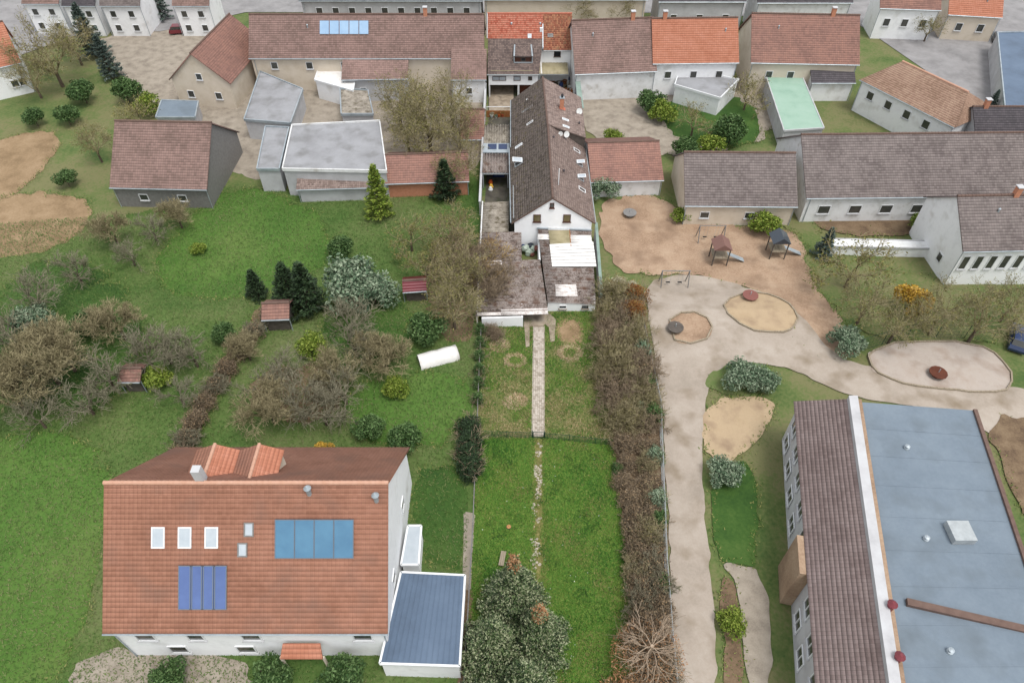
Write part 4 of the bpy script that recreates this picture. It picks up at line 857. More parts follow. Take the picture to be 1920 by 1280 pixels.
mesh_fence('wire_fence', 'grey galvanised wire fence between hedge and playground path', [zf(1193, 532, 1.5), zf(1216, 640, 1.5), zf(1240, 750, 1.5), zf(1246, 900, 1.5), zf(1252, 1050, 1.5), zf(1264, 1200, 1.5), zf(1276, 1320, 1.5)], 1.5, 'galvanised', 2.5, 7, .2, .035)
mesh_fence('wire_fence', 'thin dark wire fence on the left border of plot', [zf(902, 610, 1.1), zf(897, 720, 1.1), zf(892, 840, 1.1), zf(886, 980, 1.1), zf(878, 1120, 1.1), zf(868, 1300, 1.1)], 1.1, 'frame_grey', 3, 5, .3, .03)
gl, gr = G(998, 821), G(1021, 822)
mesh_fence('garden_fence', 'low dark green wire fence left of garden gate', [G(896, 818), G(950, 819.5), gl], .9, 'green_metal', 2.0, 5, .14, .03)
mesh_fence('garden_fence', 'low dark green wire fence right of garden gate', [gr, G(1067, 826), G(1116, 832), G(1148, 834)], .9, 'green_metal', 2.4, 5, .14, .03)
gt = thing('garden_gate', 'small dark green metal gate at end of paved path', 'gate', tuple((gl + gr) / 2))
for p in (gl, gr): MB().tube(p + Vector((0, .06, -.1)), p + Vector((0, .06, 1.1)), .05).build('post', 'green_metal', gt)
gd = (gr - gl).normalized(); mb = MB()
for z in (.12, .98): mb.tube(gl + gd * .08 + Vector((0, .02, z)), gr - gd * .08 + Vector((0, .02, z)), .03)
for t in (.08, (gr - gl).length - .08): mb.tube(gl + gd * t + Vector((0, .02, .12)), gl + gd * t + Vector((0, .02, .98)), .03)
mb.build('gate_frame', 'green_metal', gt); mb = MB()
for i in range(1, 9): c = gl.lerp(gr, i / 9) + Vector((0, .02, 0)); mb.tube(c + Vector((0, 0, .12)), c + Vector((0, 0, .98)), .01, k=4)
mb.tube(gl + gd * .1 + Vector((0, .02, .55)), gr - gd * .1 + Vector((0, .02, .55)), .012, k=4); mb.build('wire_panel', 'green_metal', gt)

# ================================================================== NEIGHBOURS
def solve_ridge(A, B, rp, slope):
    ux = (B - A); ux.z = 0; W = ux.length; ux.normalize(); n = Vector((-ux.y, ux.x, 0))
    if n.y < 0: n = -n
    t = math.tan(slope); d = ray(*rp); o = Vector((0, 0, CAM_H))
    # o.z + s d.z - A.z = t * ((o + s d - A).n)
    s = (t * ((o - A).dot(n)) - (o.z - A.z)) / (d.z - t * d.dot(n))
    hw = (o + d * s - A).dot(n)
    return ux, n, W, hw
class House:
    def __init__(h, name, label, cat, eL, eR, ridge, eave=4.0, slope=38, wall='render_cream', roof='tile_umber', cap='tile_ridge', inset=.3, tiles=False, hip=0.0, lean=False, wins=(), gable_wins=(), depth=None):
        A = P(eL[0], eL[1], 0); zg = gz(A.y); ze = zg + eave; A = P(eL[0], eL[1], ze); B = P(eR[0], eR[1], ze)
        ux, n, W, hw = solve_ridge(A, B, ridge, R(slope)); zr = ze + hw * math.tan(R(slope)); h.ux, h.n, h.W, h.hw, h.zr, h.ze, h.zg, h.A, h.slope = ux, n, W, hw, zr, ze, zg, A, R(slope)
        D = 2 * hw if not lean else hw; h.D = D
        L = h.L = lambda u, v, z: Vector((A.x, A.y, 0)) + ux * u + n * v + Vector((0, 0, z))
        h.root = r = thing(name, label, cat, tuple(L(W / 2, D / 2, zg)))
        i = inset; sl = math.tan(R(slope)); zi = ze + i * sl - .1
        if lean:
            prof = [(i, zg - .3), (D - .01, zg - .3), (D - .01, zr - .12), (i, zi)]
        else:
            prof = [(i, zg - .3), (D - i, zg - .3), (D - i, zi), (hw, zr - .12), (i, zi)] if not hip else [(i, zg - .3), (D - i, zg - .3), (D - i, zi), (i, zi)]
        MB().prism([L(i, v, z) for v, z in prof], ux * (W - 2 * i)).build('wall', wall, r)
        kw = dict(course=.36, tile=.3, wave=tiles, step=.035)
        hp = hip * hw
        roof_plane('roof_slope', L(0, 0, ze), L(W, 0, ze), L(W - hp, hw, zr), L(hp, hw, zr), roof, r, **kw)
        if not lean:
            roof_plane('roof_slope', L(W, D, ze), L(0, D, ze), L(hp, hw, zr), L(W - hp, hw, zr), roof, r, **kw)
            if hip:
                roof_plane('roof_hip', L(0, D, ze), L(0, 0, ze), L(hp, hw - .05, zr), L(hp, hw + .05, zr), roof, r, **kw); roof_plane('roof_hip', L(W, 0, ze), L(W, D, ze), L(W - hp, hw + .05, zr), L(W - hp, hw - .05, zr), roof, r, **kw)
            ridge_cap(r, L(hp, hw, zr + .03), L(W - hp, hw, zr + .03), cap, .16)
        MB().tube(L(0, -.06, ze - .05), L(W, -.06, ze - .05), .08, k=6).build('gutter', 'zinc', r)
        for fu in (.02, .98): MB().tube(L(W * fu, i - .08, zg), L(W * fu, i - .08, ze - .05), .05, k=6).build('downpipe', 'zinc', r)
        if cat == 'house' and not lean and hip == 0 and tiles is False:
            hh_ = (int(abs(A.x) * 7) % 5) * .15 + .15; h.chimney(hh_, .5, 1.1)
            MB().lathe(L(W * (1 - hh_), hw * .7, ze + hw * .7 * sl), [(.1, -.1), (.1, .4), (.16, .42), (.04, .55)], 8).build('roof_vent', 'zinc', r)
        for (fu, z, w, hh) in wins: window(r, L(W * fu, i, zg + z), ux, -n, w, hh, 'pvc_white', 'glass', sill='render_grey')
        for (side, fv, z, w, hh) in gable_wins:
            window(r, L(i if side < 0 else W - i, D * fv, zg + z), n, ux * side, w, hh, 'pvc_white', 'glass')
        h.nf = slope_normal(L(0, 0, ze), L(W, 0, ze), L(0, hw, zr)); h.dn = (L(0, 0, ze) - L(0, hw, zr)).normalized()
    def on(h, x, y): return on_plane(x, y, h.L(0, 0, h.ze), h.nf)
    def sky(h, x, y, w, l, **k): return skylight(h.root, h.on(x, y), h.nf, h.dn, w, l, **k)
    def chimney(h, u, v, ht=1.2, mat='brick_orange', w=.6):
        p = h.L(u * h.W, v * h.D, h.zr - abs(v - .5) * h.D * math.tan(h.slope)); mb = MB().obox(p + Vector((0, 0, ht / 2 - .3)), h.ux, h.n, (0, 0, 1), w, w, ht + .6); c = mb.build('chimney', mat, h.root)
        MB().obox(p + Vector((0, 0, ht + .04)), h.ux, h.n, (0, 0, 1), w + .16, w + .16, .1).build('cap', 'render_grey', c)
def flat_building(name, label, cat, px, z, wall, roof, parapet=.15, rim='zinc', wins=None):
    """flat roof whose outline is given at height z above ground; walls below, raised rim"""
    p0 = P(px[0][0], px[0][1], 0); zg = gz(p0.y); pts = [P(x, y, zg + z) for x, y in px]; c = sum(pts, Vector()) / len(pts)
    r = thing(name, label, cat, (c.x, c.y, zg)); k = len(pts)
    MB().prism([Vector((p.x, p.y, zg - .3)) + (c - p).normalized() * .12 for p in pts], (0, 0, z + .1)).build('wall', wall, r)
    MB().prism([p + (c - p).normalized() * .05 - Vector((0, 0, .18)) for p in pts], (0, 0, .2)).build('roof', roof, r)
    for i in range(k):
        a, b = pts[i], pts[(i + 1) % k]; d = (b - a); MB().obox((a + b) / 2 + Vector((0, 0, parapet / 2 - .1)), d.normalized(), Vector((-d.y, d.x, 0)).normalized(), (0, 0, 1), d.length, .16, parapet + .2).build('roof_edge', rim, r)
    return r, pts
# --- left, near: solar house
H = House('solar_house', 'large salmon tiled house with solar panels and white front wall', 'house', (192, 1187), (727, 1187), (500, 905), 5.2, 42, 'render_white', 'tile_salmon', 'tile_salmon_ridge', tiles=True,
          wins=[(.12, 3.9, 1.4, 1.3), (.3, 3.9, 1.2, 1.3), (.5, 3.9, 1.4, 1.3), (.9, 3.9, 1.4, 1.3), (.2, 1.4, 1.4, 1.3), (.45, 1.4, 1.4, 1.3)], gable_wins=[(1, .3, 3.8, 1.1, 1.2), (1, .7, 3.8, 1.1, 1.2)])
solar_house = H
for x in (297, 347, 397): H.sky(x, 1007, .95, 1.5, frame='pvc_white', pane='glass_sky')
for x, y in ((467, 992), (455, 1030)): H.sky(x, y, .7, 1.0, frame='frame_grey', pane='glass_sky')
def panels(xs, y, w, l, mat, n, label, nm='solar_panel'):
    for i in range(n):
        x = xs[0] + (xs[1] - xs[0]) * i / (n - 1); p = H.on(x, y) + H.nf * .12; uxx = H.nf.cross(H.dn).normalized(); mb = MB()
        for s in (-1, 1): mb.obox(p + uxx * s * (w / 2 - .03), uxx, H.dn, H.nf, .06, l, .06); mb.obox(p + H.dn * s * (l / 2 - .03), uxx, H.dn, H.nf, w - .12, .06, .06)
        f = mb.build('solar_panel', 'solar_frame', H.root); MB().obox(p, uxx, H.dn, H.nf, w - .12, l - .12, .03).build('cell_glass', mat, f)
panels((535, 645), 1009, 1.42, 2.75, 'solar_cyan', 4, '')
panels((349, 413), 1100, 1.0, 3.1, 'solar_blue', 4, '')
for x, y in ((580, 925), (706, 938)):
    c = H.on(x, y); MB().lathe(c, [(.18, -.2), (.18, .7), (.28, .72), (.08, .95)], 10).build('flue', 'zinc', H.root)
c = H.on(375, 893); MB().box(c.x - .3, c.x + .3, c.y - .3, c.y + .3, c.z - .5, c.z + 1.0).build('chimney', 'render_grey', H.root)
# two rear dormers with gable roofs (set on the back slope)
for (xp, lab) in ((384, 0), (470, 1)):
    q0 = P(xp, 885, H.zr - .8); u = (q0 - H.L(0, 0, 0)).dot(H.ux); v0 = H.hw * 1.08; v1 = H.hw * 1.5; zt = H.zr - .9; zw = H.zr - 1.7; hw_ = 1.7; L = H.L
    MB().prism([L(u - hw_ + .2, v1 - .15, zw - 2.2), L(u + hw_ - .2, v1 - .15, zw - 2.2), L(u + hw_ - .2, v1 - .15, zw), L(u, v1 - .15, zt - .15), L(u - hw_ + .2, v1 - .15, zw)], H.n * -(v1 - v0)).build('dormer_wall', 'render_cream', H.root)
    roof_plane('dormer_roof', L(u - hw_, v0, zw), L(u - hw_, v1, zw), L(u, v1, zt), L(u, v0, zt), 'tile_salmon', H.root, wave=False); roof_plane('dormer_roof', L(u + hw_, v1, zw), L(u + hw_, v0, zw), L(u, v0, zt), L(u, v1, zt), 'tile_orange', H.root, wave=False)
    ridge_cap(H.root, L(u, v0, zt + .03), L(u, v1, zt + .03), 'tile_salmon_ridge')
# porch with a small orange roof in front
c = G(565, 1262); pr = thing('porch', 'small orange tiled porch in front of the solar house', 'porch', tuple(c))
pa = [P(525, 1235, 2.5), P(605, 1235, 2.5), P(600, 1206, 3.2), P(530, 1206, 3.2)]
roof_plane('roof_slope', *pa, 'tile_orange', pr, wave=False)
for q_ in (pa[0], pa[1]): MB().box(q_.x - .08, q_.x + .08, q_.y + .1, q_.y + .26, 0, 2.4).build('post', 'render_cream', pr)
# blue lean-to
bl_, pts = flat_building('garage', 'garage with flat blue grey metal roof beside solar house', 'garage', [(712, 1243), (862, 1248), (872, 1078), (752, 1072)], 2.9, 'render_white', 'sheet_blue', .06, 'pvc_white')
a, b, c_, d_ = pts
for i in range(1, 14):
    p = a.lerp(b, i / 14); q_ = d_.lerp(c_, i / 14); dv = q_ - p; MB().obox((p + q_) / 2 + Vector((0, 0, .04)), dv.normalized(), Vector((1, 0, 0)), (0, 0, 1), dv.length - .2, .04, .05).build('seam', 'sheet_blue', bl_)
flat_building('glass_porch', 'small pale blue glazed porch behind the blue garage', 'porch', [(752, 1058), (785, 1058), (790, 985), (765, 985)], 2.4, 'render_white', 'glass_sky', .06, 'pvc_white')
# --- left, middle
House('barn', 'brown tiled barn with dark gable beside the soil fields', 'barn', (205, 352), (388, 356), (292, 228), 3.2, 38, 'frame_grey', 'tile_umber', tiles=False, wins=[(.3, 1.6, 1.2, 1), (.7, 1.6, 1.2, 1)])
flat_building('flat_hall', 'broad pale grey flat roofed hall in left middle distance', 'hall', [(530, 318), (725, 322), (712, 228), (548, 236)], 4.2, 'render_grey', 'felt_grey', .25, 'render_aged')
flat_building('flat_annex', 'narrow grey flat roofed annex left of the broad hall', 'annex', [(482, 318), (524, 318), (542, 240), (498, 238)], 3.6, 'render_grey', 'felt_grey', .2, 'zinc')
flat_building('flat_annex', 'slanting pale flat roof north of the grey annex', 'annex', [(458, 225), (545, 232), (568, 168), (488, 135)], 3.2, 'render_grey', 'felt_grey', .2, 'zinc')
flat_building('terrace_block', 'light grey flat block behind the broad hall', 'annex', [(640, 215), (700, 215), (690, 170), (638, 168)], 3.0, 'render_grey', 'eternit_pale', .2, 'zinc')
House('lean_to_shed', 'mauve roofed lean-to along front of the broad grey hall', 'shed', (555, 356), (690, 352), (620, 326), 2.2, 18, 'render_grey', 'tile_mauve', lean=True)
RH = House('row_house', 'long brown roofed row house with blue roof glazing on the street', 'house', (466, 110), (908, 110), (690, 27), 5.5, 42, 'render_cream', 'tile_umber', wins=[(.1, 4.2, 1.1, 1.2), (.25, 4.2, 1.1, 1.2), (.4, 4.2, 1.1, 1.2)])
for i in range(5):                                    # strip of roof glazing
    q4 = [RH.on(x, y) + RH.nf * .1 for x, y in ((600 + i * 18.5, 65), (617 + i * 18.5, 65), (617 + i * 18.5, 40), (600 + i * 18.5, 40))]
    MB().prism(q4, RH.nf * .06).build('roof_pane', 'solar_pale', RH.root)
House('rear_wing', 'brown roofed rear wing behind the long row house', 'house wing', (640, 150), (765, 148), (700, 108), 3.8, 24, 'render_grey', 'tile_umber', lean=True, wins=[(.3, 1.8, 1, 1.1)])
House('rear_wing', 'brown roofed rear wing touching the street house, white wall below', 'house wing', (845, 150), (912, 150), (880, 92), 4.0, 30, 'render_white', 'tile_umber', lean=True, wins=[(.5, 2.0, 1, 1.1)])
flat_building('white_annex', 'bent white walled annex under the row house eaves', 'annex', [(590, 150), (662, 170), (668, 140), (600, 120)], 3.2, 'render_white', 'sheet_white', .1, 'pvc_white')
flat_building('cream_annex', 'cream walled low annex below the brown row house', 'annex', [(505, 140), (588, 140), (588, 118), (508, 116)], 2.2, 'render_cream', 'render_cream', .1, 'render_grey')
# house with gable to the camera
def gable_front(name, label, xc, yb, w, dep, eave, rise, wall, roof, ang=0.0, wins=()):
    c = G(xc, yb); zg = c.z; r = thing(name, label, 'house', tuple(c)); ux = Vector((math.cos(ang), math.sin(ang), 0)); n = Vector((-ux.y, ux.x, 0))
    L = lambda u, v, z: Vector((c.x, c.y, zg)) + ux * u + n * v + Vector((0, 0, z)); hw = w / 2
    MB().prism([L(-hw, 0, -.3), L(hw, 0, -.3), L(hw, 0, eave), L(0, 0, eave + rise), L(-hw, 0, eave)], n * dep).build('wall', wall, r)
    ov = .35; e = eave - ov * rise / hw + .12; t = eave + rise + .12
    roof_plane('roof_slope', L(-hw - ov, -.3, e), L(-hw - ov, dep + .3, e), L(0, dep + .3, t), L(0, -.3, t), roof, r, wave=False); roof_plane('roof_slope', L(hw + ov, dep + .3, e), L(hw + ov, -.3, e), L(0, -.3, t), L(0, dep + .3, t), roof, r, wave=False)
    ridge_cap(r, L(0, -.3, t + .03), L(0, dep + .3, t + .03), 'tile_ridge')
    for u, z, ww, hh in wins: window(r, L(u, 0, z), ux, -n, ww, hh, 'pvc_white', 'glass', sill='render_grey')
    return r
gable_front('gable_house', 'cream gabled house with pinkish roof in upper left', 392, 200, 9.5, 14, 4.5, 4.2, 'render_cream', 'tile_rust', R(-8), [(-2.3, 2, 1.1, 1.2), (2.3, 2, 1.1, 1.2), (0, 5, 1, 1.1)])
flat_building('grey_shed', 'low shed with pale blue grey roof before the cream gabled house', 'shed', [(292, 220), (366, 220), (372, 190), (303, 188)], 2.5, 'render_grey', 'felt_bluegrey', .1, 'zinc')
House('corner_house', 'orange roofed house with white wall at upper left edge', 'house', (-60, 140), (40, 118), (-20, 45), 5.0, 40, 'render_white', 'tile_orange', wins=[(.7, 2, 1.1, 1.2), (.85, 2, 1.1, 1.2)])
for i, (x0, x1, y, lab, rf) in enumerate([(40, 110, 36, 'far white house with brown roof, leftmost at top edge', 'tile_umber'), (115, 178, 40, 'far white house second from left along the top edge', 'tile_dark'), (186, 262, 40, 'far white house above the grey yard, third from left', 'tile_slate'), (322, 392, 40, 'far white house behind the red car at top edge', 'tile_umber')]):
    H2 = House('far_house', lab, 'house', (x0, y - 28), (x1, y - 28), ((x0 + x1) / 2, y - 75), 5.5, 40, 'render_white', rf, wins=[(.25, 4, 1.1, 1.2), (.7, 4, 1.1, 1.2), (.25, 1.5, 1.1, 1.2), (.7, 1.5, 1.1, 1.2)])
House('brick_outbuilding', 'low orange roofed outbuilding behind the big bare tree', 'outbuilding', (722, 345), (880, 340), (800, 288), 2.4, 28, 'brick_orange', 'tile_rust')
House('brick_outbuilding', 'small orange roofed outbuilding against left yard wall', 'outbuilding', (862, 262), (908, 262), (885, 205), 2.2, 30, 'render_cream', 'tile_rust')
House('long_far_house', 'long dark grey roofed building across the street, top centre', 'house', (560, 2), (905, 2), (740, -50), 6.5, 38, 'render_grey', 'tile_dark', wins=[(.1 + .09 * i, 4.5, 1.2, 1.5) for i in range(10)])
House('far_hall', 'pale cream facade across the street behind red tiled house', 'house', (905, 0), (1215, 0), (1060, -50), 6.5, 30, 'render_cream', 'felt_grey', wins=[(.05 + .1 * i, 2.2, 1.2, 1.6) for i in range(9)])
House('far_house', 'far grey house with dark roof right of street trees', 'house', (1235, 4), (1400, 4), (1310, -45), 6, 38, 'render_grey', 'tile_dark', wins=[(.2, 3, 1.2, 1.4), (.5, 3, 1.2, 1.4), (.8, 3, 1.2, 1.4)])
House('far_house', 'far pale house with dark gables above the rust roofed row', 'house', (1420, 6), (1600, 6), (1510, -40), 6, 38, 'render_aged', 'tile_dark', wins=[(.15, 3, 1.2, 1.4), (.4, 3, 1.2, 1.4), (.65, 3, 1.2, 1.4), (.9, 3, 1.2, 1.4)])
House('garden_hut', 'tiny hut with pinkish roof in the left orchard', 'hut', (220, 716), (262, 716), (240, 690), 1.9, 30, 'wood_dark', 'tile_rust')
House('garden_hut', 'small orange roofed hut beside dark conifers', 'hut', (490, 600), (542, 598), (516, 568), 2.0, 32, 'wood_dark', 'tile_rust')
House('garden_hut', 'small dark red roofed hut near the round green bush', 'hut', (755, 548), (800, 545), (778, 525), 2.0, 25, 'wood_dark', 'car_red')
# white tarpaulin tunnel
tc = G(822, 672); tn = thing('tarp_cover', 'white tarpaulin covered woodpile on left lawn', 'tarp', tuple(tc)); mb = MB(); ax = Vector((math.cos(R(20)), math.sin(R(20)), 0)); ay = Vector((-ax.y, ax.x, 0)); nn_ = 9; seg = 8
rnd = random.Random(3)
for j in range(seg + 1):
    for i in range(nn_):
        t = math.pi * i / (nn_ - 1); mb.v.append(tc + ax * (j / seg - .5) * 4.2 + ay * math.cos(t) * 1.0 + Vector((0, 0, math.sin(t) * .95 + rnd.uniform(-.06, .06))))
for j in range(seg):
    for i in range(nn_ - 1): k_ = j * nn_ + i; mb.f.append((k_, k_ + 1, k_ + nn_ + 1, k_ + nn_))
mb.f.append(tuple(range(nn_))); mb.f.append(tuple(range(seg * nn_ + nn_ - 1, seg * nn_ - 1, -1))); mb.build('cover', 'sheet_white', tn, True)
# --- right
House('row_house', 'brown roofed row house touching right of the red roof', 'house', (1078, 140), (1232, 134), (1150, 36), 4.6, 40, 'render_aged', 'tile_umber')
House('row_house', 'bright orange roofed row house right of the street house', 'house', (1224, 120), (1386, 118), (1305, 34), 5.5, 42, 'render_white', 'tile_orange', wins=[(.2, 3.5, 1.1, 1.2), (.5, 3.5, 1.1, 1.2), (.8, 3.5, 1.1, 1.2)])
House('row_house', 'rust red roofed row house right of the alley', 'house', (1408, 118), (1612, 122), (1510, 27), 5.5, 40, 'render_cream', 'tile_rust', wins=[(.2, 3.5, 1.1, 1.2), (.4, 3.5, 1.1, 1.2)])
flat_building('white_extension', 'white rear extension with pale roof below orange row house', 'annex', [(1265, 160), (1350, 185), (1385, 150), (1275, 130)], 3.0, 'render_white', 'felt_grey', .2, 'pvc_white')
flat_building('mint_shed', 'shed with mint green sheet roof in right middle distance', 'shed', [(1470, 245), (1545, 240), (1502, 138), (1436, 142)], 3.0, 'render_grey', 'sheet_mint', .08, 'render_grey')
House('dark_shed', 'dark slate roofed shed with white wall right of mint roof', 'shed', (1522, 156), (1605, 156), (1560, 115), 3.2, 30, 'render_white', 'tile_dark')
H3 = House('hip_house', 'large tan hip roofed house in upper right', 'house', (1612, 150), (1790, 240), (1745, 140), 5.0, 30, 'render_white', 'tile_tan', 'tile_salmon_ridge', hip=.55, wins=[(.15 + .2 * i, 3.4, 1.2, 1.3) for i in range(4)])
House('dark_roof_house', 'dark roofed house right of the tan hip roof', 'house', (1830, 262), (1990, 262), (1890, 200), 4.0, 35, 'render_grey', 'tile_dark')
flat_building('blue_hall', 'blue grey flat roofed hall at upper right edge', 'hall', [(1885, 215), (1990, 235), (1990, 60), (1870, 62)], 3.5, 'render_grey', 'sheet_blue', .2, 'zinc')
House('long_barn', 'grey brown roofed barn beside the playground', 'barn', (1284, 386), (1496, 388), (1390, 286), 3.2, 36, 'render_cream', 'tile_slate', wins=[(.2, 1.6, 1.2, 1), (.6, 1.6, 1.2, 1)])
House('long_barn', 'very long grey brown roofed hall at right edge', 'hall', (1512, 372), (2050, 366), (1760, 250), 4.0, 34, 'render_aged', 'tile_slate', wins=[(.08 + .11 * i, 2, 1.6, 1.3) for i in range(8)])
H4 = House('white_house', 'white house with brown roof and tall white gable at right', 'house', (1806, 472), (1990, 468), (1880, 366), 5.5, 36, 'render_white', 'tile_slate', wins=[(.1 + .14 * i, 3.6, .9, 2.0) for i in range(6)] , gable_wins=[(-1, .3, 2.0, 1, 1.2)])
flat_building('white_garden_wall', 'low white garden wall below the very long hall', 'wall', [(1560, 462), (1745, 466), (1745, 452), (1562, 448)], 1.4, 'render_white', 'render_aged', .1, 'render_grey')
House('orange_outbuilding', 'low orange roofed outbuilding touching the long house', 'outbuilding', (1108, 342), (1245, 338), (1172, 266), 2.6, 26, 'render_aged', 'tile_rust')
House('far_house', 'far white house behind the tan hip roof at top right', 'house', (1650, 16), (1765, 20), (1700, -25), 5.5, 38, 'render_white', 'tile_rust', wins=[(.2, 3, 1.2, 1.4), (.5, 3, 1.2, 1.4), (.8, 3, 1.2, 1.4)])
House('far_house', 'far cream house with orange roof at top right corner', 'house', (1778, 28), (1880, 34), (1830, -10), 4.5, 38, 'render_cream', 'tile_orange', wins=[(.3, 2.4, 1.2, 1.4), (.7, 2.4, 1.2, 1.4)])
# --- big school building lower right
zt, zw_ = 8.2, 5.5
sb_ = thing('school_building', 'long white building with brown roof slope and blue grey flat roof', 'building', tuple(G(1600, 1050)))
e0, e1 = P(1532, 1330, zw_), P(1488, 752, zw_); t0, t1 = P(1668, 1330, zt), P(1588, 748, zt); f0, f1 = P(2010, 1330, zt - .4), P(1825, 772, zt - .4)
roof_plane('roof_slope', e1, e0, t0, t1, 'tile_school', sb_, tile=.3, course=.36)
MB().prism([t0, t1, t1 + Vector((.75, 0, 0)), t0 + Vector((.75, 0, 0))], (0, 0, .5)).build('parapet', 'render_grey', sb_)
k1 = t1 + Vector((.76, 0, 0)); k0 = t0 + Vector((.76, 0, 0))
MB().prism([k0 - Vector((0, 0, .3)), k1 - Vector((0, 0, .3)), k1 + Vector((.5, 0, -.3)), k0 + Vector((.5, 0, -.3))], (0, 0, .3)).build('gravel_strip', 'mulch', sb_)
MB().prism([k0 + Vector((.5, 0, -.6)), k1 + Vector((.5, 0, -.6)), f1, f0], (0, 0, .2)).build('flat_roof', 'felt_bluegrey', sb_)
w0, w1 = Vector((e0.x + .4, e0.y, 0)), Vector((e1.x + .4, e1.y + .0, 0))
MB().prism([Vector((w0.x, w0.y, -.3)), Vector((f0.x, f0.y, -.3)), Vector((f1.x, f1.y, -.3)), Vector((w1.x, w1.y - .3, -.3))], (0, 0, zw_ + .2)).build('wall', 'render_grey', sb_)
MB().prism([Vector((t0.x, t0.y + .1, zw_ - .2)), Vector((f0.x, f0.y + .1, zw_ - .2)), Vector((f1.x - .1, f1.y - .1, zw_ - .2)), Vector((t1.x, t1.y - .1, zw_ - .2))], (0, 0, zt - .9 - zw_ + .2)).build('wall', 'render_grey', sb_)
m0, m1 = P(1700, 1128, zt - .2), P(1990, 1195, zt - .2); d_ = m1 - m0; MB().obox((m0 + m1) / 2 + Vector((0, 0, .0)), d_.normalized(), Vector((-d_.y, d_.x, 0)).normalized(), (0, 0, 1), d_.length, .5, .3).build('roof_divider', 'tile_ridge', sb_)
for i in range(1, 9):                                 # membrane laps and drains on the flat roof
    a = (k0 + Vector((.6, 0, -.39))).lerp(k1 + Vector((.6, 0, -.39)), i / 9); b = f0.lerp(f1, i / 9) + Vector((-.3, 0, .21)); d_ = b - a
    MB().obox((a + b) / 2, d_.normalized(), Vector((-d_.y, d_.x, 0)).normalized(), d_.normalized().cross(Vector((-d_.y, d_.x, 0)).normalized()), d_.length, .1, .025).build('membrane_lap', 'felt_bluegrey', sb_)
    if i % 3 == 1: MB().lathe(a.lerp(b, .35) + Vector((0, .9, 0)), [(.22, -.05), (.22, .12), (.12, .14), (.12, .3), (.2, .32), (.05, .4)], 10).build('roof_drain', 'zinc', sb_)
MB().obox((k0.lerp(k1, .5) + f0.lerp(f1, .5)) / 2 + Vector((1, 0, .25)), (1, 0, 0), (0, 1, 0), (0, 0, 1), 1.6, 1.6, .6).build('roof_hatch', 'galvanised', sb_)
for a, b in ((f0, f1),): d_ = b - a; MB().obox((a + b) / 2 + Vector((0, 0, .15)), d_.normalized(), Vector((-d_.y, d_.x, 0)).normalized(), (0, 0, 1), d_.length, .3, .5).build('parapet', 'tile_ridge', sb_)
wd = (w1 - w0); wn_ = Vector((-1, 0, 0)) if abs(wd.x) < 1e-6 else Vector((-wd.y, wd.x, 0)).normalized()
if wn_.x > 0: wn_ = -wn_
k = 9
for i in range(k):
    for z in (1.6, 4.1):
        window(sb_, w0 + wd * ((i + .7) / (k + .4)) + Vector((0, 0, z)), wd.normalized(), wn_, 1.5, 1.4, 'pvc_white', 'glass', mull=1, sill='render_grey')
for i, x in enumerate((.35, .78)):                    # brown bay and vents along the facade
    c = w0 + wd * (1 - x) + wn_ * .5; 
MB().obox(w0 + wd * .42 + wn_ * .45 + Vector((0, 0, 2.8)), wd.normalized(), wn_, (0, 0, 1), 3.2, .9, 5.4).build('bay', 'mulch', sb_)
for y, m in ((1138, 'car_red'), (1235, 'car_red')):
    c = P(1668 + (y - 1138) * .14, y, zt + .3); MB().lathe(c, [(.25, -.4), (.25, .5), (.35, .55), (.1, .8)], 10).build('roof_vent', m, sb_)
def rim(poly, label, h=.22):
    c = np.mean(poly, 0); r = thing('sandpit_rim', label, 'rim', (c[0], c[1], gz(c[1])))
    for a, b in zip(poly[::3], np.roll(np.array(poly[::3]), -1, 0)):
        a = Vector((a[0], a[1], gz(a[1]))); b = Vector((b[0], b[1], gz(b[1]))); d = b - a
        MB().obox((a + b) / 2 + Vector((0, 0, h / 2)), d.normalized(), Vector((-d.y, d.x, 0)).normalized(), (0, 0, 1), d.length, .16, h + .1).build('beam', 'wood_grey', r)
rim(SP1, 'grey timber rim around the oval sandpit'); rim(SP2, 'grey timber rim around the small brown sandpit'); rim(SP3, 'low timber rim around the pale ball court')
# --- cars
def car(px, py, ang, mat, label):
    p = G(px, py); t = thing('parked_car', label, 'car', tuple(p), rz=ang)
    def pm(name, mb, m, par=t):
        me = bpy.data.meshes.new(name); me.from_pydata([tuple(v) for v in mb.v], [], mb.f); return add(name, me, m, par)
    prof = [(-2.1, .3), (2.1, .3), (2.15, .7), (1.2, .88), (-2.0, .92), (-2.15, .6)]
    pm('body', MB().prism([(x, -.85, z) for x, z in prof], (0, 1.7, 0)), mat)
    pm('cabin', MB().prism([(x, -.72, z) for x, z in [(-1.9, .9), (.95, .88), (.3, 1.42), (-1.5, 1.45)]], (0, 1.44, 0)), 'glass')
    pm('roof', MB().prism([(x, -.7, z) for x, z in [(-1.52, 1.44), (.32, 1.42), (.25, 1.48), (-1.45, 1.5)]], (0, 1.4, 0)), mat)
    for x in (-1.3, 1.3):
        for y in (-.8, .62): pm('wheel', MB().tube((x, y, .32), (x, y + .2, .32), .32, k=12), 'rubber')
car(342, 62, R(10), 'car_red', 'red car parked in the upper left yard'); car(1868, 76, R(70), 'car_dark', 'dark car parked by blue hall at upper right'); car(1905, 640, R(60), 'car_blue', 'dark blue car at right edge by the ball court')
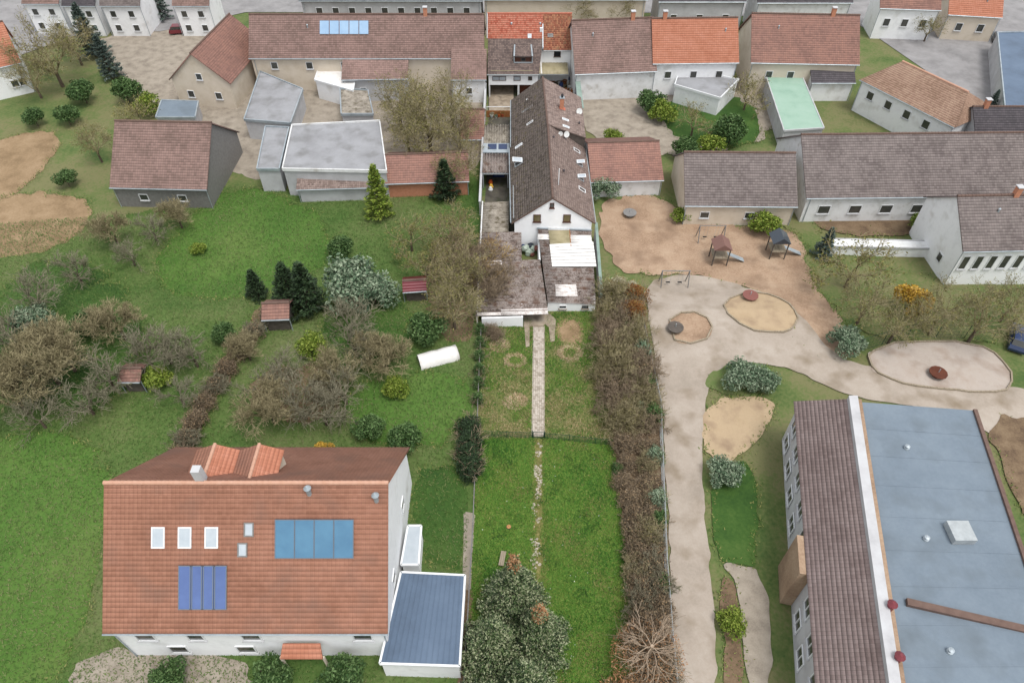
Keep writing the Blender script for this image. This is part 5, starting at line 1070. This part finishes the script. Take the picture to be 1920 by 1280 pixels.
# --- playground equipment
def play(px, py, mat, label, kind):
    p = G(px, py); t = thing('play_frame', label, 'play equipment', tuple(p))
    if kind == 'tower':
        for x in (-.9, .9):
            for y in (-.9, .9): MB().tube(p + Vector((x, y, 0)), p + Vector((x, y, 2.6)), .08).build('post', 'wood_dark', t)
        MB().box(p.x - .95, p.x + .95, p.y - .95, p.y + .95, p.z + 1.2, p.z + 1.3).build('deck', 'wood_grey', t)
        MB().prism([p + Vector((-1.1, -1.1, 2.6)), p + Vector((1.1, -1.1, 2.6)), p + Vector((0, -1.1, 3.4))], (0, 2.2, 0)).build('roof', mat, t)
        MB().prism([p + Vector((.95, -.35, 1.25)), p + Vector((.95, .35, 1.25)), p + Vector((3.2, .35, .2)), p + Vector((3.2, -.35, .2))], (0, 0, .06)).build('slide', 'zinc', t)
    elif kind == 'swing':
        for s in (-1.6, 1.6):
            for y in (-.8, .8): MB().tube(p + Vector((s, y, 0)), p + Vector((s, 0, 2.3)), .06).build('leg', mat, t)
        MB().tube(p + Vector((-1.7, 0, 2.3)), p + Vector((1.7, 0, 2.3)), .06).build('beam', mat, t)
        for s in (-.7, .7):
            MB().box(p.x + s - .25, p.x + s + .25, p.y - .1, p.y + .1, p.z + .5, p.z + .55).build('seat', 'rubber', t)
            for e in (-.22, .22): MB().tube(p + Vector((s + e, 0, .55)), p + Vector((s + e, 0, 2.3)), .012, k=4).build('chain', 'galvanised', t)
    else:
        MB().lathe(p, [(.5, 0), (.5, .5), (.9, .55), (.9, .62), (.1, .66)], 12).build('top', mat, t); MB().tube(p + Vector((0, 0, .6)), p + Vector((0, 0, 1.1)), .05).build('handle', 'galvanised', t)
play(1345, 490, 'tile_rust', 'rust roofed play tower on the brown mulch area', 'tower'); play(1330, 450, 'frame_grey', 'grey swing frame beside the play tower', 'swing'); play(1452, 478, 'car_dark', 'dark roofed play tower at right of mulch area', 'tower'); play(1262, 535, 'frame_grey', 'grey swing frame on path by the mulch edge', 'swing'); play(1405, 560, 'plastic_red', 'red spinner standing in the oval sandpit', 'spin'); play(1265, 620, 'wood_dark', 'dark wooden spinner by small brown sandpit', 'spin'); play(1755, 705, 'wood_brown', 'brown spinner on the pale ball court', 'spin'); play(1180, 405, 'frame_grey', 'grey spinner on far mulch near the long house', 'spin')
cf = mesh_fence('court_fence', 'green wire fence along far side of pale ball court', [G(1605, 660), G(1700, 632), G(1860, 636)], 2.0, 'green_metal', 3, 5, .4, .04)

# ================================================================== VEGETATION
def tube_arrays(segs, k=3):
    s = np.array([(*a, *b, ra, rb) for a, b, ra, rb in segs]); p0, p1, r0, r1 = s[:, :3], s[:, 3:6], s[:, 6], s[:, 7]
    d = p1 - p0; d /= np.linalg.norm(d, axis=1, keepdims=True) + 1e-9
    ref = np.where(np.abs(d[:, 2:3]) < .9, np.array([[0, 0, 1.]]), np.array([[1., 0, 0]])); a = np.cross(d, ref); a /= np.linalg.norm(a, axis=1, keepdims=True); b = np.cross(d, a)
    V = []; n = len(s)
    for p, r in ((p0, r0), (p1, r1)):
        for i in range(k): t = 2 * np.pi * i / k; V.append(p + (a * np.cos(t) + b * np.sin(t)) * r[:, None])
    V = np.stack(V, 1).reshape(-1, 3); base = (np.arange(n) * 2 * k)[:, None]
    F = np.concatenate([np.stack([base[:, 0] + i, base[:, 0] + (i + 1) % k, base[:, 0] + k + (i + 1) % k, base[:, 0] + k + i], 1) for i in range(k)])
    return V, F
def branch(segs, tips, p, d, L, r, lev, rn, nsub=3, spread=.6, upb=.15, shrink=.68, bend=.25):
    k = 3 if lev > 0 else 2; pts = [p]; dirs = [d]
    for i in range(k):
        d = d + np.array([rn.gauss(0, bend), rn.gauss(0, bend), rn.gauss(0, bend) + upb]); d /= np.linalg.norm(d); q = p + d * L / k
        segs.append((p, q, r * (1 - .25 * i / k), r * (1 - .25 * (i + 1) / k))); p = q; pts.append(p); dirs.append(d)
    if lev == 0: tips.append((p, d)); return
    for j in range(nsub):
        i = rn.choice(range(1, k + 1)) if j else k; a = np.array([rn.gauss(0, 1), rn.gauss(0, 1), rn.gauss(0, .7)]); a -= a.dot(dirs[i]) * dirs[i]; a /= np.linalg.norm(a) + 1e-9
        nd = dirs[i] * math.cos(spread) + a * math.sin(spread); branch(segs, tips, pts[i], nd, L * shrink * rn.uniform(.75, 1.2), r * .58, lev - 1, rn, nsub, spread, upb, shrink, bend)
def leaf_quads(c, size, rn, flat=.6):
    n = len(c); a = rn.normal(0, 1, (n, 3)); a[:, 2] *= flat; a /= np.linalg.norm(a, axis=1, keepdims=True); b = np.cross(a, rn.normal(0, 1, (n, 3))); b /= np.linalg.norm(b, axis=1, keepdims=True)
    s = (size * rn.uniform(.6, 1.4, n))[:, None]; V = np.stack([c - a * s, c + b * s * .45, c + a * s, c - b * s * .45], 1).reshape(-1, 3)
    return V, np.arange(4 * n).reshape(n, 4)
HOLD = []
def proto(name):
    o = bpy.data.objects.new(name, None); COL.objects.link(o); HOLD.append(o); return o
def bare_tree(name, h, r, seed, twig='twig_grey', lev=4, leaf=None, nleaf=0, lsize=.1, nsub=4, spread=.62):
    rn = random.Random(seed); nr = np.random.default_rng(seed); root = proto(name); segs = []; tips = []
    th = h * .25; tr = .035 * h * .5 + .04
    MB().tube((0, 0, -.2), (0, 0, th), tr * 1.3, tr, 8).build('trunk', 'bark', root)
    nl = 5
    for i in range(nl):
        a = 6.283 * i / nl + rn.uniform(-.4, .4); el = rn.uniform(.5, 1.2); d = np.array([math.cos(a) * math.cos(el), math.sin(a) * math.cos(el), math.sin(el)])
        branch(segs, tips, np.array([0, 0, th * rn.uniform(.7, 1)]), d, r * .6, tr * .55, lev - 1, rn, nsub, spread, .06)
    V, F = tube_arrays([(a, b, max(x, .022), max(y, .016)) for a, b, x, y in segs], 3)
    cr = np_mesh('crown', V, F, twig, root)
    if nleaf:
        tp = np.array([t[0] for t in tips]); c = tp[nr.integers(0, len(tp), nleaf)] + nr.normal(0, .22, (nleaf, 3)); V, F = leaf_quads(c, lsize, nr); np_mesh('foliage', V, F, leaf, root)
    return root
def bush(name, h, r, seed, twig, leaf, nleaf, lsize, stems=26, top=.5, lev=2):
    rn = random.Random(seed); nr = np.random.default_rng(seed); root = proto(name); segs = []; tips = []
    for i in range(stems):
        a = rn.uniform(0, 6.283); el = rn.uniform(.75, 1.5); d = np.array([math.cos(a) * math.cos(el), math.sin(a) * math.cos(el), math.sin(el)]); b = np.array([math.cos(a) * rn.uniform(0, .35) * r, math.sin(a) * rn.uniform(0, .35) * r, 0])
        branch(segs, tips, b, d, h * .55 * rn.uniform(.7, 1.15), .022, lev, rn, 4, .5, .02, .6, .2)
    V, F = tube_arrays([(a, b, max(x, .016), max(y, .011)) for a, b, x, y in segs], 3); np_mesh('twigs', V, F, twig, root)
    if nleaf:
        a = nr.uniform(0, 6.283, nleaf); rr = r * np.sqrt(nr.uniform(0, 1, nleaf)); z = h * nr.uniform(.12, 1, nleaf); prof = np.where(z / h > top, np.sqrt(np.clip(1 - ((z / h - top) / (1 - top)) ** 2, 0, 1)), 1)
        lump = 1 + .18 * np.sin(a * 3 + seed) + .12 * np.sin(a * 7 + z * 3); c = np.stack([rr * prof * lump * np.cos(a), rr * prof * lump * np.sin(a), z], 1) + nr.normal(0, .06, (nleaf, 3))
        V, F = leaf_quads(c, lsize, nr); np_mesh('foliage', V, F, leaf, root)
    return root
def leafy_tree(name, h, r, seed, leaf, nleaf=5000, lsize=.16, z0=.25, lumps=18):
    rn = random.Random(seed); nr = np.random.default_rng(seed); root = proto(name); segs = []; tips = []
    MB().tube((0, 0, -.2), (0, 0, h * .6), .05 * h * .5, .02 * h * .5, 8).build('trunk', 'bark', root); C = []
    for i in range(lumps):
        a = rn.uniform(0, 6.283); el = rn.uniform(-.2, 1.3); q = rn.uniform(.45, .85); c = np.array([math.cos(a) * math.cos(el) * r * q, math.sin(a) * math.cos(el) * r * q, h * z0 + (h * (1 - z0)) * (.42 + .42 * math.sin(el) * q)]); s = r * rn.uniform(.28, .46)
        segs.append((np.array([0, 0, h * .3]), c, .05, .02)); n = nleaf // lumps; v = nr.normal(0, 1, (n, 3)); v /= np.linalg.norm(v, axis=1, keepdims=True); C.append(c + v * (s * nr.uniform(.55, 1.1, n) ** .7)[:, None])
    V, F = tube_arrays(segs, 4); np_mesh('limbs', V, F, 'bark', root); V, F = leaf_quads(np.concatenate(C), lsize, nr, .8); np_mesh('crown', V, F, leaf, root); return root
def conifer(name, h, r, seed, leaf, nb=95, nsp=70, lsize=.17, top=None, brown=0, lean=.0, power=.8):
    """whorled branches carrying many small sprays; brown: share of dead sprays near the leader"""
    rn = random.Random(seed); nr = np.random.default_rng(seed); root = proto(name); segs = []; C = []; D = []; CB = []; DB = []
    MB().tube((0, 0, -.3), (0, 0, h * .97), .028 * h, .02, 8).build('trunk', 'bark', root)
    for i in range(nb):
        t = (i + .5) / nb; z = h * (.06 + .94 * t); L = r * (1 - t) ** power * rn.uniform(.75, 1.12) + .25; a = i * 2.39996 + rn.uniform(-.3, .3); el = .1 + .75 * t + rn.uniform(-.12, .12)
        d = np.array([math.cos(a) * math.cos(el), math.sin(a) * math.cos(el), math.sin(el) * .6]); p0 = np.array([0, 0, z]); p1 = p0 + d * L; segs.append((p0, p1, .035, .01))
        n = int(nsp * (.35 + L / r)); s = nr.uniform(.12, 1, n) ** .75; c = p0 + np.outer(s, d * L); side = np.array([-d[1], d[0], 0]); side /= np.linalg.norm(side) + 1e-9
        c = c + np.outer(nr.normal(0, 1, n) * (.14 + .22 * L * s * (1.15 - s)), side) + np.stack([np.zeros(n), np.zeros(n), nr.normal(-.02, .1, n)], 1)
        od = d + np.outer(nr.normal(0, .7, n), side) + nr.normal(0, .35, (n, 3))
        if brown and t > .78 and rn.random() < brown * (.35 + (t - .78) * 4):
            kk = nr.random(n) < .7; CB.append(c[kk]); DB.append(od[kk]); C.append(c[~kk]); D.append(od[~kk])
        else:
            C.append(c); D.append(od)
    V, F = tube_arrays(segs, 4); np_mesh('branches', V, F, 'bark', root)
    def sprays(C, D, m, nm):
        c = np.concatenate(C); d = np.concatenate(D); d /= np.linalg.norm(d, axis=1, keepdims=True); b = np.cross(d, nr.normal(0, .5, d.shape) + np.array([0, 0, 1.])); b /= np.linalg.norm(b, axis=1, keepdims=True); s = (lsize * nr.uniform(.6, 1.4, len(c)))[:, None]
        V = np.stack([c - d * s * .6, c + b * s * .32, c + d * s, c - b * s * .32], 1).reshape(-1, 3); np_mesh(nm, V, np.arange(len(V)).reshape(-1, 4), m, root)
    sprays(C, D, leaf, 'foliage')
    if CB: sprays(CB, DB, 'leaf_rust', 'dead_foliage')
    return root
def put(pr, loc, label, cat, group=None, s=1.0, rz=None, name=None):
    o = copy_tree(pr); o.location = loc; sc = s if isinstance(s, tuple) else (s, s, s); o.scale = sc; o.rotation_euler = (0, 0, random.uniform(0, 6.28) if rz is None else rz)
    if name: o.name = name
    return tag(o, label, cat, group)
def spot(px, py, hz):                                # plan position of something whose centre at height hz is seen at a pixel
    p = P(px, py, hz); p = P(px, py, hz + gz(p.y)); return Vector((p.x, p.y, gz(p.y)))

# --- conifers at the near end of the lawn
cA_ = conifer('conifer', 9.6, 2.9, 21, 'leaf_yew', 150, 190, .12, brown=.85, power=1.15); cB_ = conifer('conifer', 8.0, 2.7, 22, 'leaf_yew', 140, 180, .12, brown=.9, power=1.1); cC_ = conifer('conifer', 7.0, 3.0, 23, 'leaf_yew', 130, 190, .12, power=1.05)
p = P(963, 1046, 9.6); put(cA_, (p.x, p.y, 0), 'tall dark conifer with rusty brown tip next to plank bench', 'conifer', rz=0)
p = P(1012, 1140, 8.0); put(cB_, (p.x, p.y, 0), 'conifer with pale dead tip leaning over the near lawn', 'conifer', rz=1)
p = P(925, 1170, 7.0); put(cC_, (p.x, p.y, 0), 'dark green conifer at left of group beside blue garage', 'conifer', rz=2)
p = P(985, 1250, 7.0); put(cC_, (p.x, p.y, 0), 'nearest dark conifer cut by the bottom edge', 'conifer', rz=4)
p = P(905, 1290, 6.5); put(cC_, (p.x, p.y, 0), 'lower left conifer at bottom edge near garage corner', 'conifer', s=.9, rz=5)
# --- bare rusty tree at the bottom right, pale limbs seen from above
rt = proto('bare_tree'); rn_ = random.Random(4); segs = []; tips = []
MB().tube((0, 0, -.2), (0, 0, 3.6), .2, .13, 8).build('trunk', 'bark_pale', rt)
for i in range(13):
    a = 6.283 * i / 13 + rn_.uniform(-.25, .25); el = rn_.uniform(.05, .45); branch(segs, tips, np.array([0, 0, rn_.uniform(2.6, 3.6)]), np.array([math.cos(a) * math.cos(el), math.sin(a) * math.cos(el), math.sin(el)]), 1.35 * rn_.uniform(.7, 1.2), .042, 2, rn_, 4, .48, .0, .78, .2)
V, F = tube_arrays([(a, b, max(x, .018), max(y, .012)) for a, b, x, y in segs], 4); np_mesh('limbs', V, F, 'bark_pale', rt)
nr_ = np.random.default_rng(8); n = 3000; a = nr_.uniform(0, 6.283, n); rr = 2.8 * np.sqrt(nr_.uniform(0, 1, n)); V, F = leaf_quads(np.stack([rr * np.cos(a), rr * np.sin(a), nr_.uniform(.6, 2.9, n) * (1 - .12 * rr)], 1), .085, nr_); np_mesh('foliage', V, F, 'leaf_rust', rt)
sg = []
for i in range(700): c = nr_.uniform(-2.2, 2.2, 2); e = nr_.normal(0, .5, 3); q0 = np.array([c[0], c[1], nr_.uniform(.8, 2.6)]); sg.append((q0, q0 + e, .014, .008))
V, F = tube_arrays(sg, 3); np_mesh('twigs', V, F, 'twig_brown', rt)
p = P(1222, 1212, 3.4); put(rt, (p.x, p.y, 0), 'dead tree with pale limbs and rusty needles at bottom right', 'tree', rz=0)
p = P(1168, 1290, 2.0); o = bush('dry_shrub', 1.8, 1.5, 77, 'twig_olive', 'leaf_rust', 1500, .09); put(o, (p.x, p.y, 0), 'low dry shrub left of the dead rusty tree', 'shrub')
# --- beech hedge (near, brown) and shrubs (far, olive)
HB = [bush('hedge_shrub', 1.9, 1.25, 40 + i, ['twig_brown', 'twig_grey', 'twig_brown', 'twig_olive'][i], 'leaf_beech', [1900, 700, 1300, 400][i], .08, 34, .5, [2, 3, 2, 3][i]) for i in range(4)]
HO = [bush('bare_shrub', 2.6, 1.5, 50 + i, 'twig_olive', 'leaf_olive', 420, .07, 30, .5, 3) for i in range(2)]
HP = [bush('bare_shrub', 2.4, 1.4, 55 + i, 'twig_brown', 'leaf_beech', 300, .07, 30, .5, 3) for i in range(2)]
HR = bush('russet_shrub', 2.5, 1.5, 60, 'twig_brown', 'leaf_russet', 2600, .09, 40, .5)
HG = bush('green_shrub', 2.0, 1.0, 61, 'twig_olive', 'leaf_sage', 1500, .1, 20, .5); HD = bush('green_shrub', 1.8, 1.0, 62, 'twig_brown', 'leaf_green', 1900, .1, 16, .45); HF = bush('pale_shrub', 2.0, 1.2, 63, 'twig_yellow', 'leaf_pale', 1400, .09, 26, .5)
def hx(y):   # left and right edge pixel of the hedge at image row y
    return np.interp(y, [560, 640, 720, 820, 900, 1000, 1100, 1200, 1290], [1140, 1132, 1130, 1152, 1152, 1172, 1182, 1192, 1200]), np.interp(y, [560, 640, 720, 820, 900, 1000, 1100, 1200, 1290], [1196, 1212, 1230, 1236, 1238, 1242, 1246, 1254, 1262])
y = 1275.0; i = 0; rng_h = random.Random(2)
while y > 815:
    l, r_ = hx(y)
    for f in (.25, .72):
        s_ = spot(l + (r_ - l) * f + rng_h.uniform(-5, 5), y - 12, 1.0); put(HB[rng_h.choice((0, 0, 1, 2, 2, 3))], s_, 'brown leaved shrub in the clipped hedge along right fence', 'hedge shrub', 'shrubs of the brown hedge', s=(rng_h.uniform(.75, 1.1), rng_h.uniform(.75, 1.1), rng_h.uniform(.6, 1.15))); i += 1
    y -= 33
y = 800.0
while y > 560:
    l, r_ = hx(y); k = 3 if y > 640 else 3
    for f in [(j + .35) / k for j in range(k)]:
        s_ = spot(l + (r_ - l) * f + rng_h.uniform(-6, 6), y - 14, 1.3); right = f > .6
        if y < 625 and right: put(HR, s_, 'russet leaved shrub at far end of hedge by fence', 'shrub', 'russet shrubs by the shed', s=rng_h.uniform(.85, 1.1))
        else: put((HO + HP)[i % 4], s_, 'bare olive twigged shrub right of the upper lawn', 'shrub', 'bare shrubs right of upper lawn', s=rng_h.uniform(.8, 1.15))
        i += 1
    y -= 29
for k, (x, yy, pr, lb, s_) in enumerate([(1203, 655, HG, 'pale sage green shrub at fence, highest green one in the hedge', 1.1), (1216, 715, HD, 'dark green shrub at fence below the pale sage one', 1.0), (1224, 772, HD, 'dark green shrub at fence level with the garden gate', 1.1), (1228, 850, HG, 'sage green shrub at fence just below the gate line', .9), (1234, 930, HG, 'sage green shrub at fence beside stepping stones row', .9), (1236, 968, HD, 'small green shrub at fence mid hedge', .85), (1240, 1090, HD, 'lowest green shrub at fence near dead rusty tree', .9), (1160, 870, HD, 'green shrub on lawn side of the brown hedge, upper', .6), (1170, 700, HO[0], 'olive shrub in the middle of the far hedge', 1.1), (1200, 760, HG, 'sage shrub inside the far hedge', .8), (1175, 610, HD, 'green shrub among the twigs near the shed corner', .8), (1185, 1030, HD, 'green shrub on lawn side of the brown hedge, lower', .5), (1215, 1000, HO[1], 'olive twigged shrub inside the brown hedge', .8), (1160, 530, HF, 'pale blossoming shrub over fence corner behind sheds', 1.0), (1185, 532, HF, 'small pale shrub at the fence corner by path', .8)]):
    put(pr, spot(x, yy, 1.2), lb, 'shrub', s=s_)
# --- left of the plot
BT = bush('willow_shrub', 4.2, 2.4, 70, 'twig_brown', None, 0, .1, 60, .5, 3); BY = bush('willow_shrub', 4.0, 2.2, 71, 'twig_yellow', None, 0, .1, 22, .5, 3)
for k, (x, yy, pr, lb, s_, hz) in enumerate([(925, 455, BY, 'yellow twigged bare shrub overhanging lean-to roof, farthest one', .9, 3.0), (925, 500, BT, 'brown bare shrub overhanging the middle of lean-to roof', 1.0, 3.0), (922, 540, BT, 'brown bare shrub over front corner of lean-to roof', .75, 2.2), (912, 500, BY, 'yellow twigged shrub left of the lean-to roof', .9, 2.6), (895, 470, BT, 'brown bare shrub left of lean-to, farthest', 1.0, 2.6)]):
    s0 = P(x, yy, hz); o = put(pr, (s0.x, s0.y, -.2 if s0.y < 60 else -1.2), lb, 'shrub', s=s_)
HL = bush('evergreen_shrub', 2.0, .9, 81, 'twig_brown', 'leaf_dark', 2600, .09, 12, .5); HL2 = bush('ivy_shrub', 1.4, .55, 82, 'twig_brown', 'leaf_green', 1200, .09, 12, .5)
for k, yy in enumerate((800, 825, 850, 875)): put(HL, spot(880, yy, 1.2), 'dark evergreen shrub in hedge left of garden fence', 'shrub', 'dark hedge shrubs left of plot', s=(1.3, 1.3, 1.1))
for k, (x, yy) in enumerate([(901, 615), (900, 640), (899, 665), (898, 690), (897, 715), (896, 745)]): put(HL2, spot(x, yy, .8), 'ivy green shrub on left border fence of upper lawn', 'shrub', 'ivy on the left border fence', s=1.0)
put(HP[0], spot(930, 632, .5), 'low brown bare shrub before the white shed wall', 'shrub', s=.5); put(BT, spot(925, 618, .8), 'thin bare shrub leaning on the white shed wall', 'shrub', s=.3)
# --- garden trees left
T1 = [bare_tree('bare_tree', 6.0, 3.4, 90 + i, ['twig_grey', 'twig_olive', 'twig_grey'][i], [4, 5, 4][i], None, 0, .1, 5) for i in range(3)]; TL = bare_tree('bare_tree', 11.0, 6.0, 95, 'twig_olive', 5, 'leaf_olive', 1500, .14, 4); T2 = bare_tree('bare_tree', 6.0, 3.4, 96, 'twig_olive', 4, 'leaf_olive', 900, .12)
GB = leafy_tree('leafy_bush', 3.0, 1.8, 100, 'leaf_green', 3600, .14, .05); DK = conifer('dark_conifer', 6.0, 1.9, 101, 'leaf_dark', 70, 45, .24); YG = conifer('lime_conifer', 7.0, 1.7, 102, 'leaf_lime', 70, 45, .24); BG = conifer('blue_conifer', 9.0, 2.6, 103, 'leaf_bluegreen', 80, 50, .3); SG = leafy_tree('sage_bush', 4.0, 2.8, 104, 'leaf_sage', 5000, .18, .05, 24); LG = leafy_tree('lime_bush', 2.6, 1.6, 105, 'leaf_lime', 2600, .14, .05); YL = leafy_tree('yellow_bush', 2.2, 1.6, 106, 'leaf_yellow', 2600, .12, .05)
G1 = 'bare orchard trees on the left'
for k, (x, yy, s_) in enumerate([(55, 540, 1.0), (110, 650, 1.1), (40, 700, 1.0), (150, 740, .9), (205, 425, .8), (300, 640, 1.0), (355, 655, .8), (215, 600, .9), (130, 490, .9), (240, 470, .7), (330, 400, .7), (490, 715, .8), (560, 745, 1.0), (615, 700, .8), (520, 690, .8), (660, 630, .9), (690, 650, .7), (330, 730, .7), (60, 770, .8), (460, 650, .6), (300, 880, .5), (10, 620, 1.0), (75, 670, 1.2), (190, 690, 1.0), (265, 650, 1.0), (15, 730, 1.1), (600, 755, 1.0), (640, 720, .9), (500, 755, .9), (280, 420, .8), (650, 590, .9), (720, 660, .8)]):
    put(T1[k % 3], spot(x, yy, 3.4 * s_), 'bare grey tree in the gardens left of the long plot', 'tree', G1, s=s_)
for k, (x, yy, s_, lb) in enumerate([(845, 430, .7, 'tall tan bare tree left of the lean-to roof, upper one'), (848, 560, .65, 'tall tan bare tree left of the lean-to roof, lower one'), (845, 495, .65, 'tall tan bare tree left of the lean-to roof, middle one'), (800, 205, 1.0, 'largest bare olive tree behind the brick outbuilding'), (760, 225, .75, 'bare olive tree right of broad grey hall'), (860, 235, .7, 'bare olive tree beside the left yard wall'), (80, 85, 1.0, 'yellowish bare tree at upper left corner'), (130, 70, .7, 'small yellowish tree next to the blue conifer'), (745, 180, .8, 'olive bare tree behind the grey terrace block'), (845, 180, .8, 'olive bare tree before the rear wing with white wall'), (785, 255, .8, 'olive bare tree in front of the largest bare tree'), (865, 300, .65, 'olive bare tree left of side roof and yard wall'), (50, 130, .7, 'yellowish bare tree right of corner house wall'), (170, 260, .55, 'olive bare tree between soil field and barn')]):
    put(TL, spot(x, yy, 7 * s_), lb, 'tree', s=s_)
for x, yy, pr, s_, lb, ct in [(835, 350, DK, 1.0, 'dark round conifer between outbuildings and left lawn', 'conifer'), (710, 380, YG, 1.1, 'lime green conical conifer by mauve lean-to', 'conifer'), (540, 545, DK, 1.0, 'dark conifer beside orange roofed hut', 'conifer'), (575, 555, DK, 1.15, 'darkest conifer behind orange roofed hut', 'conifer'), (660, 530, SG, 1.3, 'broad grey green bush in middle of left gardens', 'bush'), (700, 545, SG, 1.0, 'grey green bush right of the broad one', 'bush'), (800, 605, GB, 1.2, 'bright green bush above the white tarpaulin', 'bush'), (172, 85, BG, 1.0, 'tall blue green conifer at upper left', 'conifer'), (205, 130, BG, .8, 'smaller blue green conifer below the tall one', 'conifer'), (270, 185, LG, 1.3, 'lime green bush before the grey shed', 'bush'), (150, 165, GB, 1.3, 'green bush in the upper left garden', 'bush'), (300, 20, BG, .8, 'dark conifer between far white houses', 'conifer'), (605, 838, YL, .7, 'yellow flowering bush behind solar house', 'bush'), (480, 540, DK, .7, 'low dark conifer left of orange roofed hut', 'conifer'), (770, 450, T2, .9, 'olive tinged bare tree on left lawn', 'tree'), (120, 330, GB, .9, 'green bush between the two soil fields', 'bush'), (60, 215, GB, 1.0, 'green bush at edge of upper soil field', 'bush'), (500, 1265, GB, .9, 'green bush before the solar house porch', 'bush'), (640, 1270, GB, 1.0, 'green bush between porch and blue garage', 'bush'), (310, 1262, GB, .8, 'green bush at left front of solar house', 'bush'), (230, 160, GB, 1.4, 'green bush below the grey yard in upper left', 'bush'), (260, 225, T2, 1.0, 'olive bare tree above the barn', 'tree'), (120, 210, GB, 1.1, 'green bush left of the blue conifers', 'bush'), (160, 600, GB, 1.0, 'green bush between orchard trees, upper', 'bush'), (60, 600, SG, .8, 'grey green bush at left edge of orchard', 'bush'), (290, 700, LG, .9, 'lime bush right of the tiny hut', 'bush'), (420, 620, GB, .8, 'green bush at top of diagonal hedge', 'bush'), (580, 640, LG, 1.0, 'lime bush below the dark conifers', 'bush'), (740, 720, LG, .8, 'lime bush left of the white tarpaulin', 'bush'), (690, 800, GB, .9, 'green bush behind right end of solar house', 'bush'), (760, 820, GB, 1.0, 'green bush between tarpaulin and dark hedge', 'bush'), (640, 460, GB, 1.0, 'green bush on right edge of bright left lawn', 'bush'), (800, 500, T2, .9, 'olive bare tree above dark red roofed hut', 'tree'), (370, 460, LG, .6, 'small lime bush on the bright left lawn', 'bush')]:
    put(pr, spot(x, yy, 2.0 * s_), lb, ct, s=s_)
# diagonal brown hedge on the left
for k in range(9):
    t = k / 8; put(HB[k % 3], spot(505 - 165 * t - 20 * math.sin(3 * t), 590 + 265 * t, .8), 'brown shrub in diagonal hedge of the left gardens', 'hedge shrub', 'diagonal brown hedge on the left', s=.95)
# --- right side planting
for x, yy, pr, s_, lb, ct in [(1222, 182, GB, 1.3, 'dark green bush in courtyard behind brown row house', 'bush'), (1245, 200, LG, 1.3, 'lime bush in courtyard behind brown row house', 'bush'), (1335, 262, LG, 1.3, 'lime bush in garden before the grey barn', 'bush'), (1375, 235, GB, 1.5, 'green bush in garden beside mint shed', 'bush'), (1400, 185, T2, 1.0, 'olive bare tree left of the mint shed', 'tree'), (1300, 235, T2, .9, 'olive bare tree in garden behind orange row house', 'tree'), (1285, 270, GB, 1.2, 'green bush in garden left corner', 'bush'), (1440, 408, LG, 1.2, 'bright green low bush beside barn wall', 'bush'), (1600, 505, T2, 1.3, 'olive yellow tree at right of the playground', 'tree'), (1630, 560, TL, .6, 'broad olive bare tree at right of playground', 'tree'), (1720, 548, YL, 1.4, 'bright yellow forsythia bush right of playground', 'bush'), (1770, 580, TL, .6, 'olive bare tree beside the yellow bush', 'tree'), (1690, 600, TL, .55, 'olive bare tree above the pale ball court', 'tree'), (1850, 590, TL, .65, 'bare brown tree right of the yellow bush', 'tree'), (1905, 560, TL, .55, 'bare tree before the white house at right', 'tree'), (1735, 410, LG, 1.0, 'mustard green bush beside tall white gable', 'bush'), (1545, 470, BG, .5, 'blue green conifer beside mulch area', 'conifer'), (1590, 640, SG, .7, 'grey green bush at court fence corner', 'bush'), (1390, 705, SG, .7, 'grey green bush on small lawn island', 'bush'), (1430, 712, SG, .6, 'smaller grey green bush on small lawn island', 'bush'), (1360, 885, SG, .6, 'dull green bush at end of narrow lawn', 'bush'), (1855, 205, BG, .45, 'green conifer between tan hip roof and blue hall', 'conifer'), (1740, 60, T2, .9, 'olive tree behind tan hip roof', 'tree'), (1150, 250, LG, .9, 'yellow green bush between courtyard and orange outbuilding', 'bush'), (1280, 395, LG, .8, 'olive bush at barn corner by mulch', 'bush'), (1130, 350, SG, .8, 'grey green bush before the orange outbuilding', 'bush'), (1375, 1160, LG, .7, 'mustard low bush beside white school facade', 'bush'), (1095, 12, TL, .7, 'left olive street tree behind red roofed house', 'tree'), (1160, 12, TL, .7, 'right olive street tree behind red roofed house', 'tree')]:
    put(pr, spot(x, yy, 2.0 * s_ if pr is not TL else 6.5 * s_), lb, ct, s=s_)
for o in HOLD:                                       # the first of each kind was only a pattern for the copies
    for c in list(o.children): bpy.data.objects.remove(c)
    bpy.data.objects.remove(o)
